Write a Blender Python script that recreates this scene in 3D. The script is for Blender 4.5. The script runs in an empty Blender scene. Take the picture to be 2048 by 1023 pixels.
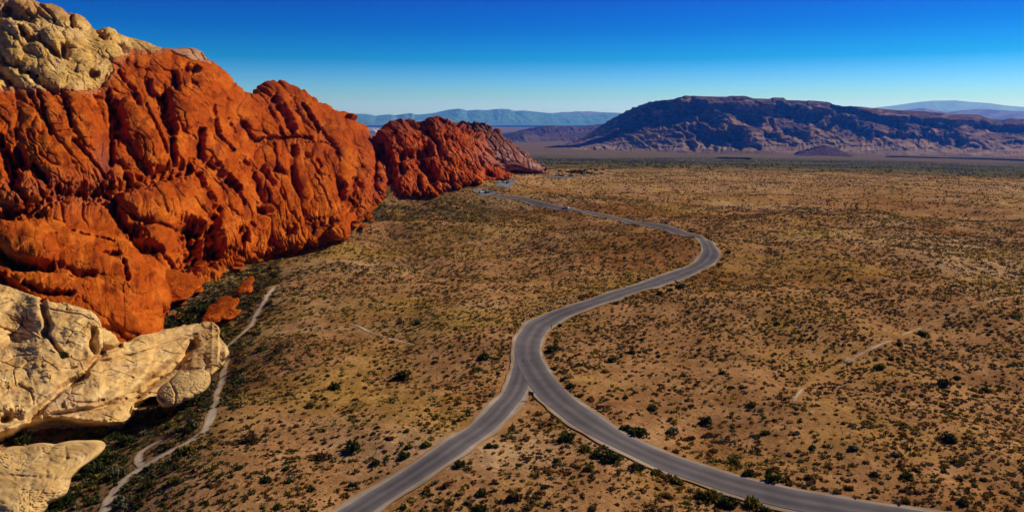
import bpy, math, random
import numpy as np
from mathutils import Vector

random.seed(11)
RNG = np.random.default_rng(11)
scene = bpy.context.scene
COL = scene.collection
R = math.radians

# ------------------------------------------------------------------ camera
CAM_H = 60.0
PITCH = R(11.09)
FOC = 1462.0
SP, CP = math.sin(PITCH), math.cos(PITCH)
cam_d = bpy.data.cameras.new('camera')
cam = bpy.data.objects.new('camera', cam_d)
COL.objects.link(cam)
cam.location = (0, 0, CAM_H)
cam.rotation_euler = (math.pi/2 - PITCH, 0, 0)
cam_d.sensor_width = 36.0
cam_d.lens = 36.0 * FOC / 2048.0
cam_d.clip_start = 0.5
cam_d.clip_end = 200000.0
scene.camera = cam


def ray(px, py):
    """direction of the sight line through a photo point, one metre along the optical axis"""
    a = (np.asarray(px, float) - 1024.0) / FOC
    b = (511.5 - np.asarray(py, float)) / FOC
    return a, CP + b * SP, -SP + b * CP


def at_depth(px, py, d):
    x, y, z = ray(px, py)
    return np.stack(np.broadcast_arrays(x * d, y * d, CAM_H + z * d), -1)


# ------------------------------------------------------------------ noise
def _h(ix, iy, seed):
    n = (ix.astype(np.int64) * 374761393 + iy.astype(np.int64) * 668265263 + seed * 1442695041) & 0x7fffffff
    n = ((n ^ (n >> 13)) * 1274126177) & 0x7fffffff
    n = ((n ^ (n >> 11)) * 1103515245 + 12345) & 0x7fffffff
    return ((n >> 8) & 0xffff) / 65535.0


def pn(x, y, seed=0):
    x = np.asarray(x, float); y = np.asarray(y, float)
    ix = np.floor(x); iy = np.floor(y)
    fx = x - ix; fy = y - iy
    u = fx*fx*fx*(fx*(fx*6-15)+10); v = fy*fy*fy*(fy*(fy*6-15)+10)
    def g(ox, oy):
        a = _h(ix+ox, iy+oy, seed) * 6.2831853
        return np.cos(a)*(fx-ox) + np.sin(a)*(fy-oy)
    n00 = g(0, 0); n10 = g(1, 0); n01 = g(0, 1); n11 = g(1, 1)
    return 1.4*((n00*(1-u)+n10*u)*(1-v) + (n01*(1-u)+n11*u)*v)


def fbm(x, y, seed=0, oct=4, gain=0.5, lac=2.03):
    s = 0; a = 1.0; f = 1.0
    for i in range(oct):
        s = s + a*pn(x*f+17.3*i, y*f-9.1*i, seed+i)
        a *= gain; f *= lac
    return s


def worley(x, y, seed=0, jit=0.9):
    ix = np.floor(x); iy = np.floor(y)
    f1 = np.full(x.shape, 9.0); f2 = np.full(x.shape, 9.0); idh = np.zeros(x.shape)
    for ox in (-1, 0, 1):
        for oy in (-1, 0, 1):
            cx = ix+ox; cy = iy+oy
            dx = cx+0.5+jit*(_h(cx, cy, seed)-0.5) - x
            dy = cy+0.5+jit*(_h(cx, cy, seed+7)-0.5) - y
            d = np.sqrt(dx*dx+dy*dy)
            m = d < f1
            f2 = np.where(m, f1, np.minimum(f2, d))
            idh = np.where(m, _h(cx, cy, seed+13), idh)
            f1 = np.where(m, d, f1)
    return f1, f2, idh


def sstep(a, b, x):
    t = np.clip((x-a)/(b-a), 0, 1)
    return t*t*(3-2*t)


def seg_dist(X, Y, pts):
    d = np.full(np.shape(X), 1e9)
    for (x0, y0), (x1, y1) in zip(pts[:-1], pts[1:]):
        vx, vy = x1-x0, y1-y0
        L = vx*vx+vy*vy+1e-9
        t = np.clip(((X-x0)*vx+(Y-y0)*vy)/L, 0, 1)
        d = np.minimum(d, np.hypot(X-x0-t*vx, Y-y0-t*vy))
    return d


# ------------------------------------------------------------------ terrain
_prof = [(0, 0), (420, 0), (700, -4), (1000, -17), (1400, -38), (2000, -73), (3500, -150), (5500, -236),
         (8000, -290), (12000, -360), (20000, -450), (40000, -520), (90000, -560)]
_lr = np.linspace(math.log(20), math.log(90000), 900)
_lz = np.interp(np.exp(_lr), [p[0] for p in _prof], [p[1] for p in _prof])
_k = np.hanning(61); _k /= _k.sum()
_lz = np.convolve(np.pad(_lz, 30, mode='edge'), _k, mode='valid')


def flat_xy(px, py, z=0.0):
    x, y, dz = ray(px, py)
    t = (z-CAM_H)/dz
    return x*t, y*t


def wpts(pl, z=0.0):
    return [tuple(float(c) for c in flat_xy(px, py, z)) for px, py in pl]


GULLY = wpts([(40, 1080), (120, 960), (190, 860), (290, 790), (360, 700), (390, 620), (420, 575), (480, 545)])
RIDGE_B = wpts([(640, 480), (760, 462), (900, 466), (1050, 474), (1180, 480), (1330, 500)])
SWALE_B = wpts([(720, 440), (850, 450), (1000, 450), (1150, 452)])
RIDGE_A = wpts([(800, 384), (880, 384), (960, 380)], 4.0)
KNOLL_C = wpts([(1060, 345), (1010, 350)], 6.0)


def terrain(X, Y):
    X = np.asarray(X, float); Y = np.asarray(Y, float)
    r = np.hypot(X, Y)
    z = np.interp(np.log(np.maximum(r, 20)), _lr, _lz)
    near = 1 - sstep(900, 2500, r)
    z = z + near*(4.0*fbm(X/95, Y/95, 3, 2) + 1.5*fbm(X/34, Y/34, 5, 2))
    far = sstep(800, 2500, r)*(1-sstep(30000, 45000, r))
    z = z + far*9*fbm(X/900, Y/900, 8, 4)
    dg = seg_dist(X, Y, GULLY)
    z = z - 6.0*np.exp(-(dg/16)**2)
    z = z + 7.0*np.exp(-(seg_dist(X, Y, RIDGE_B)/24)**2)
    z = z - 8.0*np.exp(-(seg_dist(X, Y, SWALE_B)/26)**2)
    z = z + 11.0*np.exp(-(seg_dist(X, Y, RIDGE_A)/44)**2)
    z = z + 8.0*np.exp(-(seg_dist(X, Y, KNOLL_C)/60)**2)
    return z


_steps = np.concatenate([np.linspace(60, 1200, 500), np.geomspace(1205, 60000, 300)])


def _bracket(a, b, c):
    lo = np.full(a.shape, 60.0); hi = np.full(a.shape, 60000.0); done = np.zeros(a.shape, bool)
    for k0 in range(0, len(_steps)-1, 100):
        idx = np.where(~done)[0]
        if len(idx) == 0: break
        t = _steps[k0:k0+101]
        A = a[idx][:, None]*t; B = b[idx][:, None]*t
        g = CAM_H+c[idx][:, None]*t < terrain(A, B)
        anyh = g.any(1); first = g.argmax(1)
        ii = idx[anyh]; f = first[anyh]
        hi[ii] = t[f]; lo[ii] = t[np.maximum(f-1, 0)]; done[ii] = True
    return lo, hi


def ground_hit(px, py):
    """where sight lines first meet the terrain: returns xyz and optical depth"""
    px = np.atleast_1d(np.asarray(px, float)); py = np.atleast_1d(np.asarray(py, float))
    a, b, c = ray(px, py)
    st = _steps
    if len(px) > 40:
        lo = np.empty(px.shape); hi = np.empty(px.shape)
        for k0 in range(0, len(px), 200):
            sl = slice(k0, k0+200)
            lo[sl], hi[sl] = _bracket(a[sl], b[sl], c[sl])
    else:
        lo, hi = _bracket(a, b, c)
    for _ in range(18):
        m = (lo+hi)/2
        under = CAM_H+c*m < terrain(a*m, b*m)
        hi = np.where(under, m, hi); lo = np.where(under, lo, m)
    t = (lo+hi)/2
    return np.stack([a*t, b*t, terrain(a*t, b*t)], -1), t


# ------------------------------------------------------------------ mesh helpers
def mesh_obj(name, V, F, mat, col=None, smooth=True, parent=None, link=True):
    V = np.asarray(V, np.float32); F = np.asarray(F, np.int32)
    me = bpy.data.meshes.new(name)
    n = F.shape[1]
    me.vertices.add(len(V)); me.vertices.foreach_set('co', V.ravel())
    me.loops.add(F.size); me.loops.foreach_set('vertex_index', F.ravel())
    me.polygons.add(len(F))
    me.polygons.foreach_set('loop_start', np.arange(0, F.size, n, dtype=np.int32))
    if smooth:
        me.polygons.foreach_set('use_smooth', np.ones(len(F), bool))
    if col is not None:
        at = me.color_attributes.new('Col', 'FLOAT_COLOR', 'POINT')
        c = np.ones((len(V), 4), np.float32); c[:, :3] = col
        at.data.foreach_set('color', c.ravel())
    me.update(calc_edges=True); me.validate()
    me.materials.append(mat)
    o = bpy.data.objects.new(name, me)
    if link: COL.objects.link(o)
    if parent is not None: o.parent = parent
    return o


def tag(o, label=None, cat=None, group=None, kind=None):
    if label: o['label'] = label
    if cat: o['category'] = cat
    if group: o['group'] = group
    if kind: o['kind'] = kind
    return o


def empty(name, loc=(0, 0, 0)):
    o = bpy.data.objects.new(name, None); COL.objects.link(o); o.location = loc
    return o


def grid_faces(nr, nc):
    i = np.arange(nr-1)[:, None]*nc + np.arange(nc-1)[None, :]
    return np.stack([i, i+1, i+nc+1, i+nc], -1).reshape(-1, 4)


class MB:
    """collects boxes, prisms and tubes into one mesh"""
    def __init__(s): s.v = []; s.f = []
    def quadbox(s, pts):
        b = len(s.v); s.v += pts
        for q in ((0, 3, 2, 1), (4, 5, 6, 7), (0, 1, 5, 4), (1, 2, 6, 5), (2, 3, 7, 6), (3, 0, 4, 7)):
            s.f.append([b+i for i in q])
        return s
    def box(s, x0, x1, y0, y1, z0, z1):
        return s.quadbox([(x0, y0, z0), (x1, y0, z0), (x1, y1, z0), (x0, y1, z0), (x0, y0, z1), (x1, y0, z1), (x1, y1, z1), (x0, y1, z1)])
    def disc(s, c, r, y0, y1, n=14):
        b = len(s.v)
        for y in (y0, y1):
            for i in range(n):
                a = 2*math.pi*i/n
                s.v.append((c[0]+r*math.cos(a), y, c[1]+r*math.sin(a)))
        for i in range(n):
            j = (i+1) % n
            s.f.append([b+i, b+j, b+n+j, b+n+i])
        s.f.append([b+i for i in range(n)][::-1]); s.f.append([b+n+i for i in range(n)])
        return s
    def cyl(s, x, y, z0, z1, r, n=10):
        b = len(s.v)
        for z in (z0, z1):
            for i in range(n):
                a = 2*math.pi*i/n
                s.v.append((x+r*math.cos(a), y+r*math.sin(a), z))
        for i in range(n):
            j = (i+1) % n
            s.f.append([b+i, b+j, b+n+j, b+n+i])
        s.f.append([b+i for i in range(n)][::-1]); s.f.append([b+n+i for i in range(n)])
        return s
    def build(s, name, mat, parent=None, bevel=0):
        me = bpy.data.meshes.new(name); me.from_pydata(s.v, [], s.f); me.update()
        me.materials.append(mat)
        o = bpy.data.objects.new(name, me); COL.objects.link(o)
        if parent is not None: o.parent = parent
        if bevel:
            m = o.modifiers.new('bevel', 'BEVEL'); m.width = bevel; m.segments = 2
        return o


# ------------------------------------------------------------------ materials
def new_mat(name):
    m = bpy.data.materials.new(name); m.use_nodes = True
    nt = m.node_tree
    b = nt.nodes['Principled BSDF']
    b.inputs['Roughness'].default_value = 0.9
    b.inputs['Specular IOR Level'].default_value = 0.0
    return m, nt, b


def N(nt, typ, **kw):
    n = nt.nodes.new(typ)
    for k, v in kw.items(): setattr(n, k, v)
    return n


def noise(nt, vec, scale, detail=4, rough=0.55, dist=0.0):
    n = N(nt, 'ShaderNodeTexNoise')
    n.inputs['Scale'].default_value = scale; n.inputs['Detail'].default_value = detail
    n.inputs['Roughness'].default_value = rough; n.inputs['Distortion'].default_value = dist
    nt.links.new(vec, n.inputs['Vector'])
    return n.outputs['Fac']


def maprange(nt, v, a, b, c, d):
    n = N(nt, 'ShaderNodeMapRange'); n.clamp = True
    nt.links.new(v, n.inputs['Value'])
    for k, x in zip(('From Min', 'From Max', 'To Min', 'To Max'), (a, b, c, d)): n.inputs[k].default_value = x
    return n.outputs['Result']


def mixc(nt, fac, a, b, mode='MIX'):
    n = N(nt, 'ShaderNodeMix', data_type='RGBA', blend_type=mode)
    if isinstance(fac, (int, float)): n.inputs[0].default_value = fac
    else: nt.links.new(fac, n.inputs[0])
    for i, c in ((6, a), (7, b)):
        if isinstance(c, tuple): n.inputs[i].default_value = (*c, 1)
        else: nt.links.new(c, n.inputs[i])
    return n.outputs[2]


def mathn(nt, op, a, b=None):
    n = N(nt, 'ShaderNodeMath', operation=op)
    for i, v in enumerate((a, b)):
        if v is None: continue
        if isinstance(v, (int, float)): n.inputs[i].default_value = v
        else: nt.links.new(v, n.inputs[i])
    return n.outputs[0]


def objcoord(nt, scale=(1, 1, 1), rot=(0, 0, 0)):
    tc = N(nt, 'ShaderNodeTexCoord'); mp = N(nt, 'ShaderNodeMapping')
    mp.inputs['Scale'].default_value = scale; mp.inputs['Rotation'].default_value = rot
    nt.links.new(tc.outputs['Object'], mp.inputs['Vector'])
    return mp.outputs['Vector']


def rock_material(name, unit=1.0, varnish=(0.085, 0.022, 0.006), vamount=0.5, bump=0.6, layers=0.3, mottle=0.75):
    """sandstone: the vertex colour gives the stone, noise its mottling, streaks of varnish and bedding"""
    m, nt, b = new_mat(name)
    vc = N(nt, 'ShaderNodeVertexColor', layer_name='Col').outputs['Color']
    v = objcoord(nt)
    n1 = noise(nt, v, 0.05/unit, 5)
    n2 = noise(nt, v, 0.45/unit, 6, 0.65)
    n3 = noise(nt, objcoord(nt, (1, 1, 0.16), (0.25, 0.1, 0)), 0.22/unit, 5, 0.6, 0.4)   # streaks that run down the stone
    beds = noise(nt, objcoord(nt, (0.10, 0.10, 1.0), (0.30, -0.22, 0)), 0.9/unit, 5, 0.65, 0.3)  # cross bedding
    dark = mixc(nt, 1.0, vc, (0.60, 0.50, 0.50), 'MULTIPLY')
    light = mixc(nt, 1.0, vc, (1.2, 1.22, 1.12), 'MULTIPLY')
    c = mixc(nt, maprange(nt, n1, 0.38, 0.62, 0, 1), vc, light)
    c = mixc(nt, maprange(nt, n2, 0.42, 0.30, 0, mottle), c, dark)
    c = mixc(nt, maprange(nt, n3, 0.56, 0.70, 0, vamount), c, varnish)
    c = mixc(nt, maprange(nt, beds, 0.40, 0.60, layers, 0), c, dark)
    nt.links.new(c, b.inputs['Base Color'])
    hsum = mathn(nt, 'ADD', mathn(nt, 'MULTIPLY', n2, 1.4), mathn(nt, 'ADD', mathn(nt, 'MULTIPLY', noise(nt, v, 1.8/unit, 5, 0.7), 0.5), mathn(nt, 'MULTIPLY', beds, 0.9)))
    bp = N(nt, 'ShaderNodeBump'); bp.inputs['Strength'].default_value = bump; bp.inputs['Distance'].default_value = 0.65*unit
    nt.links.new(hsum, bp.inputs['Height']); nt.links.new(bp.outputs['Normal'], b.inputs['Normal'])
    return m


M_RED = rock_material('red_sandstone', vamount=0.6, bump=0.5, layers=0.45, mottle=0.65)
M_TAN = rock_material('pale_sandstone', varnish=(0.26, 0.15, 0.08), vamount=0.3, bump=0.2, layers=0.6, mottle=0.35)
M_FAR = rock_material('far_rock', unit=12.0, varnish=(0.05, 0.03, 0.03), vamount=0.35, bump=0.5, layers=0.5)


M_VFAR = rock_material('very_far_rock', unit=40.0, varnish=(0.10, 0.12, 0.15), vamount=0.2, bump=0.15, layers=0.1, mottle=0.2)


def ground_material():
    m, nt, b = new_mat('desert_soil')
    vc = N(nt, 'ShaderNodeVertexColor', layer_name='Col').outputs['Color']
    v = objcoord(nt)
    n0 = noise(nt, v, 0.018, 5, 0.6)
    n1 = noise(nt, v, 0.13, 5, 0.65)
    n2 = noise(nt, v, 1.3, 4, 0.7)
    n3 = noise(nt, v, 0.55, 3, 0.7)
    c = mixc(nt, maprange(nt, n1, 0.40, 0.62, 0, 1), mixc(nt, 1.0, vc, (0.72, 0.66, 0.60), 'MULTIPLY'), mixc(nt, 1.0, vc, (1.15, 1.12, 1.10), 'MULTIPLY'))
    # low dry grass and gravel, too fine to stand as plants
    c = mixc(nt, maprange(nt, n2, 0.50, 0.62, 0, 0.6), c, mixc(nt, 1.0, vc, (0.50, 0.50, 0.35), 'MULTIPLY'))
    c = mixc(nt, maprange(nt, n3, 0.56, 0.68, 0, 0.55), c, mixc(nt, 1.0, vc, (1.45, 1.45, 1.5), 'MULTIPLY'))
    c = mixc(nt, maprange(nt, n0, 0.52, 0.66, 0, 0.5), c, mixc(nt, 1.0, vc, (0.95, 1.0, 0.42), 'MULTIPLY'))
    nt.links.new(c, b.inputs['Base Color'])
    bp = N(nt, 'ShaderNodeBump'); bp.inputs['Strength'].default_value = 0.7; bp.inputs['Distance'].default_value = 0.35
    nt.links.new(n2, bp.inputs['Height']); nt.links.new(bp.outputs['Normal'], b.inputs['Normal'])
    return m


def plain_material(name, col, rough=0.6, spec=0.4, metal=0.0, var=0.15, scale=3.0):
    m, nt, b = new_mat(name)
    v = objcoord(nt)
    d = tuple(x*(1-var) for x in col)
    nt.links.new(mixc(nt, maprange(nt, noise(nt, v, scale, 4), 0.35, 0.65, 0, 1), d, col), b.inputs['Base Color'])
    b.inputs['Roughness'].default_value = rough; b.inputs['Specular IOR Level'].default_value = spec
    b.inputs['Metallic'].default_value = metal
    return m


def veg_material(name):
    m, nt, b = new_mat(name)
    vc = N(nt, 'ShaderNodeVertexColor', layer_name='Col').outputs['Color']
    v = objcoord(nt)
    c = mixc(nt, maprange(nt, noise(nt, v, 1.5, 3), 0.35, 0.65, 0, 1), mixc(nt, 1.0, vc, (0.6, 0.6, 0.6), 'MULTIPLY'), mixc(nt, 1.0, vc, (1.3, 1.3, 1.2), 'MULTIPLY'))
    nt.links.new(c, b.inputs['Base Color'])
    tr = N(nt, 'ShaderNodeBsdfTranslucent'); nt.links.new(c, tr.inputs['Color'])
    mx = N(nt, 'ShaderNodeMixShader'); mx.inputs[0].default_value = 0.35
    nt.links.new(b.outputs[0], mx.inputs[1]); nt.links.new(tr.outputs[0], mx.inputs[2])
    nt.links.new(mx.outputs[0], nt.nodes['Material Output'].inputs['Surface'])
    return m


def road_material(name, col, seam=None):
    m, nt, b = new_mat(name)
    vc = N(nt, 'ShaderNodeVertexColor', layer_name='Col').outputs['Color']
    v = objcoord(nt)
    c = mixc(nt, 1.0, vc, mixc(nt, maprange(nt, noise(nt, v, 0.25, 5, 0.6), 0.35, 0.65, 0, 1), (0.86, 0.86, 0.86), (1.1, 1.1, 1.1)), 'MULTIPLY')
    c = mixc(nt, maprange(nt, noise(nt, v, 4.0, 3, 0.7), 0.5, 0.7, 0, 0.3), c, mixc(nt, 1.0, vc, (0.7, 0.7, 0.7), 'MULTIPLY'))
    nt.links.new(c, b.inputs['Base Color'])
    b.inputs['Roughness'].default_value = 0.85
    return m


M_GROUND = ground_material()
M_VEG = veg_material('desert_foliage')
M_ROAD = road_material('worn_asphalt', None)
M_DIRT = road_material('pale_gravel', None)

# ------------------------------------------------------------------ road lines (photo points laid on the terrain)
MAIN = [(2080, 1085), (1950, 1062), (1800, 1036), (1700, 1019), (1605, 1003), (1542, 989), (1479, 972), (1416, 951), (1353, 932), (1289, 905),
        (1226, 875), (1163, 836), (1112, 797), (1084, 765), (1065, 736), (1053, 707), (1058, 677), (1076, 650), (1111, 630), (1164, 612),
        (1222, 593), (1281, 574), (1325, 560), (1375, 542), (1410, 525), (1424, 505), (1414, 486), (1390, 471), (1350, 460), (1300, 449.5),
        (1250, 440), (1200, 430), (1150, 420.5), (1105, 413), (1080, 408), (1060, 401.5), (1041, 396), (1016, 393.5), (984, 391)]
LEFT = [(560, 1110), (640, 1065), (717, 1019), (765, 987), (828, 949), (891, 908), (954, 863), (998, 825), (1028, 788), (1041, 757), (1046, 730), (1049, 712)]


def resample(P, step):
    P = np.asarray(P, float)
    d = np.r_[0, np.cumsum(np.hypot(*(P[1:, :2]-P[:-1, :2]).T))]
    s = np.arange(0, d[-1], step)
    out = np.stack([np.interp(s, d, P[:, i]) for i in range(2)], -1)
    k = np.hanning(max(5, int(14/step) | 1)); k /= k.sum(); h = len(k)//2
    return np.stack([np.convolve(np.pad(out[:, i], h, mode='reflect', reflect_type='odd'), k, mode='valid') for i in range(2)], -1)


def lay(pl):
    a = np.array(pl, float)
    P, t = ground_hit(a[:, 0], a[:, 1])
    return P


MAINW = resample(lay(MAIN), 1.5)
LEFTW = resample(lay(LEFT), 1.5)


def ribbon(name, C, hw_l, hw_r, dz, mat, colf, nx=9, wob=0.0, seed=0, smoothz=9):
    """a strip of road: follows the terrain along the line C, level across"""
    T = np.gradient(C, axis=0); T /= np.linalg.norm(T, axis=1)[:, None]
    Nn = np.stack([T[:, 1], -T[:, 0]], -1)
    zc = terrain(C[:, 0], C[:, 1])
    if smoothz > 1:
        k = np.hanning(smoothz+2)[1:-1]; k /= k.sum()
        zc = np.convolve(np.pad(zc, smoothz//2, mode='edge'), k, mode='valid')
    u = np.linspace(-1, 1, nx)
    s = np.arange(len(C))
    hl = hw_l*(1+wob*fbm(s/9.0, s*0+seed, seed, 3)); hr = hw_r*(1+wob*fbm(s/9.0, s*0+seed+5.5, seed+3, 3))
    off = np.where(u[None, :] < 0, u[None, :]*hl[:, None], u[None, :]*hr[:, None])
    XY = C[:, None, :]+Nn[:, None, :]*off[..., None]
    Z = terrain(XY[..., 0], XY[..., 1])+dz
    V = np.concatenate([XY, Z[..., None]], -1)
    col = colf(np.broadcast_to(u, off.shape), np.broadcast_to(s[:, None], off.shape))
    return mesh_obj(name, V.reshape(-1, 3), grid_faces(len(C), nx), mat, col.reshape(-1, 3))


_RX0, _RY0, _RS = -120.0, 60.0, 1.5
_gx = np.arange(_RX0, 320, _RS); _gy = np.arange(_RY0, 760, _RS)
_GX, _GY = np.meshgrid(_gx, _gy, indexing='ij')


def _dgrid(C, step):
    d = np.full(_GX.shape, 1e9)
    C = C[::step]
    for i in range(len(C)):
        x, y = C[i]
        i0 = max(int((x-22-_RX0)/_RS), 0); i1 = max(int((x+22-_RX0)/_RS), 0); j0 = max(int((y-22-_RY0)/_RS), 0); j1 = max(int((y+22-_RY0)/_RS), 0)
        v = d[i0:i1, j0:j1]
        np.minimum(v, np.hypot(_GX[i0:i1, j0:j1]-x, _GY[i0:i1, j0:j1]-y), out=v)
    return np.minimum(d, 30.0)


def _look(G, X, Y):
    X = np.asarray(X, float); Y = np.asarray(Y, float)
    fx = (X-_RX0)/_RS; fy = (Y-_RY0)/_RS
    ok = (fx > 0) & (fy > 0) & (fx < G.shape[0]-2) & (fy < G.shape[1]-2)
    ix = np.clip(fx, 0, G.shape[0]-2).astype(int); iy = np.clip(fy, 0, G.shape[1]-2).astype(int)
    ax = np.clip(fx-ix, 0, 1); ay = np.clip(fy-iy, 0, 1)
    v = (G[ix, iy]*(1-ax)+G[ix+1, iy]*ax)*(1-ay)+(G[ix, iy+1]*(1-ax)+G[ix+1, iy+1]*ax)*ay
    return np.where(ok, v, 30.0)


_RG = np.minimum(_dgrid(MAINW, 2), _dgrid(LEFTW, 2))


def road_dist(X, Y):
    return _look(_RG, X, Y)


TRAIL = [(195, 1060), (208, 1020), (225, 985), (255, 950), (300, 925), (345, 900), (390, 880), (412, 860), (425, 830), (435, 790), (450, 735), (455, 712),
         (446, 700), (470, 680), (500, 655), (515, 620), (530, 605), (548, 573)]
TRAIL2 = [(282, 932), (272, 912), (285, 895), (330, 878)]
TRAIL3 = [(1590, 800), (1606, 778), (1640, 750), (1690, 722), (1730, 705), (1785, 680), (1806, 672), (1838, 655), (1870, 641), (1930, 620), (1990, 600), (2060, 588)]
TRAIL4 = [(700, 648), (740, 662), (790, 680), (830, 690)]
TRAIL5 = [(405, 575), (418, 590), (412, 606)]
trails = [resample(lay(t), 1.0) for t in (TRAIL, TRAIL2, TRAIL3, TRAIL4)]

_TG = np.full(_GX.shape, 30.0)
for _t in trails:
    _TG = np.minimum(_TG, _dgrid(_t, 1))

# ------------------------------------------------------------------ the ground sheet
def build_ground():
    r = np.concatenate([np.arange(25, 260, 1.0), np.arange(260, 700, 2.0), np.geomspace(702, 80000, 420)])
    fine = np.linspace(-43, 43, 760)
    coarse = np.linspace(43, 317, 70)[1:-1]
    th = np.radians(np.concatenate([fine, coarse]))
    th = np.append(th, th[0]+2*math.pi)
    Rr, Th = np.meshgrid(r, th, indexing='ij')
    X = Rr*np.sin(Th); Y = Rr*np.cos(Th)
    Z = terrain(X, Y)
    near = Rr < 1300
    d = np.full(X.shape, 1e9)
    sel = near & (np.abs(Th) < R(50))
    d[sel] = road_dist(X[sel], Y[sel])
    Z = Z - 0.16*(1-sstep(4.8, 7.0, d))
    rough = fbm(X/6, Y/6, 21, 3)*0.22*np.clip(1-Rr/700, 0, 1)*sstep(5, 9, d)
    Z = Z + rough
    # soil colours: the zones one sees on the plain
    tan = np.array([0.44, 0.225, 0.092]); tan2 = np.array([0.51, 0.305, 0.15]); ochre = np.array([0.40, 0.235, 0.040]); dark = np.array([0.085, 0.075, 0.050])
    red = np.array([0.30, 0.115, 0.035]); grey = np.array([0.115, 0.105, 0.050]); far = np.array([0.19, 0.13, 0.065])
    a = fbm(X/130, Y/75, 31, 4)
    c = tan[None, None, :]*np.ones(X.shape+(1,))
    def mix(c, k, w): return c*(1-w[..., None])+k*w[..., None]
    c = mix(c, tan2, sstep(0.1, 0.6, a))
    c = mix(c, ochre, 0.45*sstep(0.0, 0.6, fbm(X/75, Y/48, 37, 4)))
    c = mix(c, red, 0.7*sstep(0.2, 0.7, fbm(X/110, Y/60, 43, 4)))
    gd = np.exp(-(seg_dist(X, Y, GULLY)/18)**2)
    c = mix(c, np.array([0.15, 0.10, 0.07]), 0.75*gd)
    # darker soil along the slope under the red outcrop
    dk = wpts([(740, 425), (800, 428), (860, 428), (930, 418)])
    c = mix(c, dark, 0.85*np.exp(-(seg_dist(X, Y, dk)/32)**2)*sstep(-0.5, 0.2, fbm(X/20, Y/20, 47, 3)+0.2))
    # far plains
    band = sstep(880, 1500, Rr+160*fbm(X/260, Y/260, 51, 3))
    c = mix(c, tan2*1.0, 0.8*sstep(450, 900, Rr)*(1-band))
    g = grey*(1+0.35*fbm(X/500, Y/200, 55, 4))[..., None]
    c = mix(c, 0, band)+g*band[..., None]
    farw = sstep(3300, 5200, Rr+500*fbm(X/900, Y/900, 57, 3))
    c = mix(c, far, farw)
    c = np.clip(c*(1+0.12*fbm(X/28, Y/28, 61, 3))[..., None], 0.01, 1)
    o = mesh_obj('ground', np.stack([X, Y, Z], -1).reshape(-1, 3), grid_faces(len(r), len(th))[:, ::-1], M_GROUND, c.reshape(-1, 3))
    # close the hole under the camera
    tag(o, 'brown desert plain dotted with low scrub', kind='structure')
    c0 = len(r)
    th2 = np.radians(np.linspace(0, 360, 97)[:-1])
    rr = np.array([0.01, 14, 27])
    A, B = np.meshgrid(rr, np.append(th2, th2[0]), indexing='ij')
    x = A*np.sin(B); y = A*np.cos(B)
    p = mesh_obj('ground_below_camera', np.stack([x, y, terrain(x, y)-0.3], -1).reshape(-1, 3), grid_faces(3, 97)[:, ::-1], M_GROUND, np.tile(tan, (3*97, 1)))
    p.parent = o


build_ground()


def asphalt(u, s):
    base = np.array([0.150, 0.128, 0.128])
    w = 1+0.05*np.cos(u*math.pi*3.0)+0.20*np.exp(-(u/0.12)**2)-0.14*np.exp(-((np.abs(u)-0.45)/0.16)**2)
    w = w+0.07*pn(s/14.0, u*2, 5)+0.45*sstep(.66, 1.0, np.abs(u)+.08*pn(s/6.0, u*2, 25))
    return np.clip(w[..., None]*base, 0, 1)


def gravel(u, s):
    base = np.array([0.40, 0.31, 0.23]); soil = np.array([0.37, 0.20, 0.09])
    w = 1+0.3*pn(s/5.0, u*3, 9)
    c = w[..., None]*base
    k = sstep(.82, 1.0, np.abs(u)+.12*pn(s/3.0, u*4, 15))[..., None]*.8
    return np.clip(c*(1-k)+soil*k, 0, 1)


rd = empty('road')
tag(rd, 'grey asphalt road curving across the plain with pale gravel edges', kind='structure')
for nm, C, hw, dz, mat, cf, wob in (('road_shoulder', LEFTW, 3.35, 0.03, M_DIRT, gravel, 0.22), ('road_shoulder', MAINW, 4.25, 0.05, M_DIRT, gravel, 0.18),
                                    ('road_surface', LEFTW, 2.3, 0.08, M_ROAD, asphalt, 0.03), ('road_surface', MAINW, 3.2, 0.11, M_ROAD, asphalt, 0.015)):
    o = ribbon(nm, C, hw, hw, dz, mat, cf, nx=25, wob=wob, seed=3)
    o.parent = rd


def trailcol(faint):
    def f(u, s):
        base = np.array([0.60, 0.46, 0.33]); soil = np.array([0.41, 0.23, 0.10])
        c = (1+0.3*pn(s/4.0, u*2, 19))[..., None]*base
        k = np.clip(sstep(.45, 1.0, np.abs(u)+.35*pn(s/2.5, u*3, 29))*.85+faint*sstep(-.3, .3, pn(s/7.0, u, 33)), 0, 1)[..., None]
        return np.clip(c*(1-k)+soil*k, 0, 1)
    return f


def trail_ribbon(C, w, label, dz=0.22, wob=0.5, faint=0.0):
    o = ribbon('footpath', C, w, w, dz, M_DIRT, trailcol(faint), nx=11, wob=wob, seed=int(w*100), smoothz=5)
    me = o.data
    co = np.zeros(len(me.vertices)*3, np.float32); me.vertices.foreach_get('co', co); co = co.reshape(-1, 3)
    # lie on the rough ground: re-drape each vertex
    X, Y = co[:, 0], co[:, 1]
    rg = fbm(X/6, Y/6, 21, 3)*0.22*np.clip(1-np.hypot(X, Y)/700, 0, 1)
    co[:, 2] = terrain(X, Y)+rg+0.07
    me.vertices.foreach_set('co', co.ravel()); me.update()
    tag(o, label, kind='structure')
    return o


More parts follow.
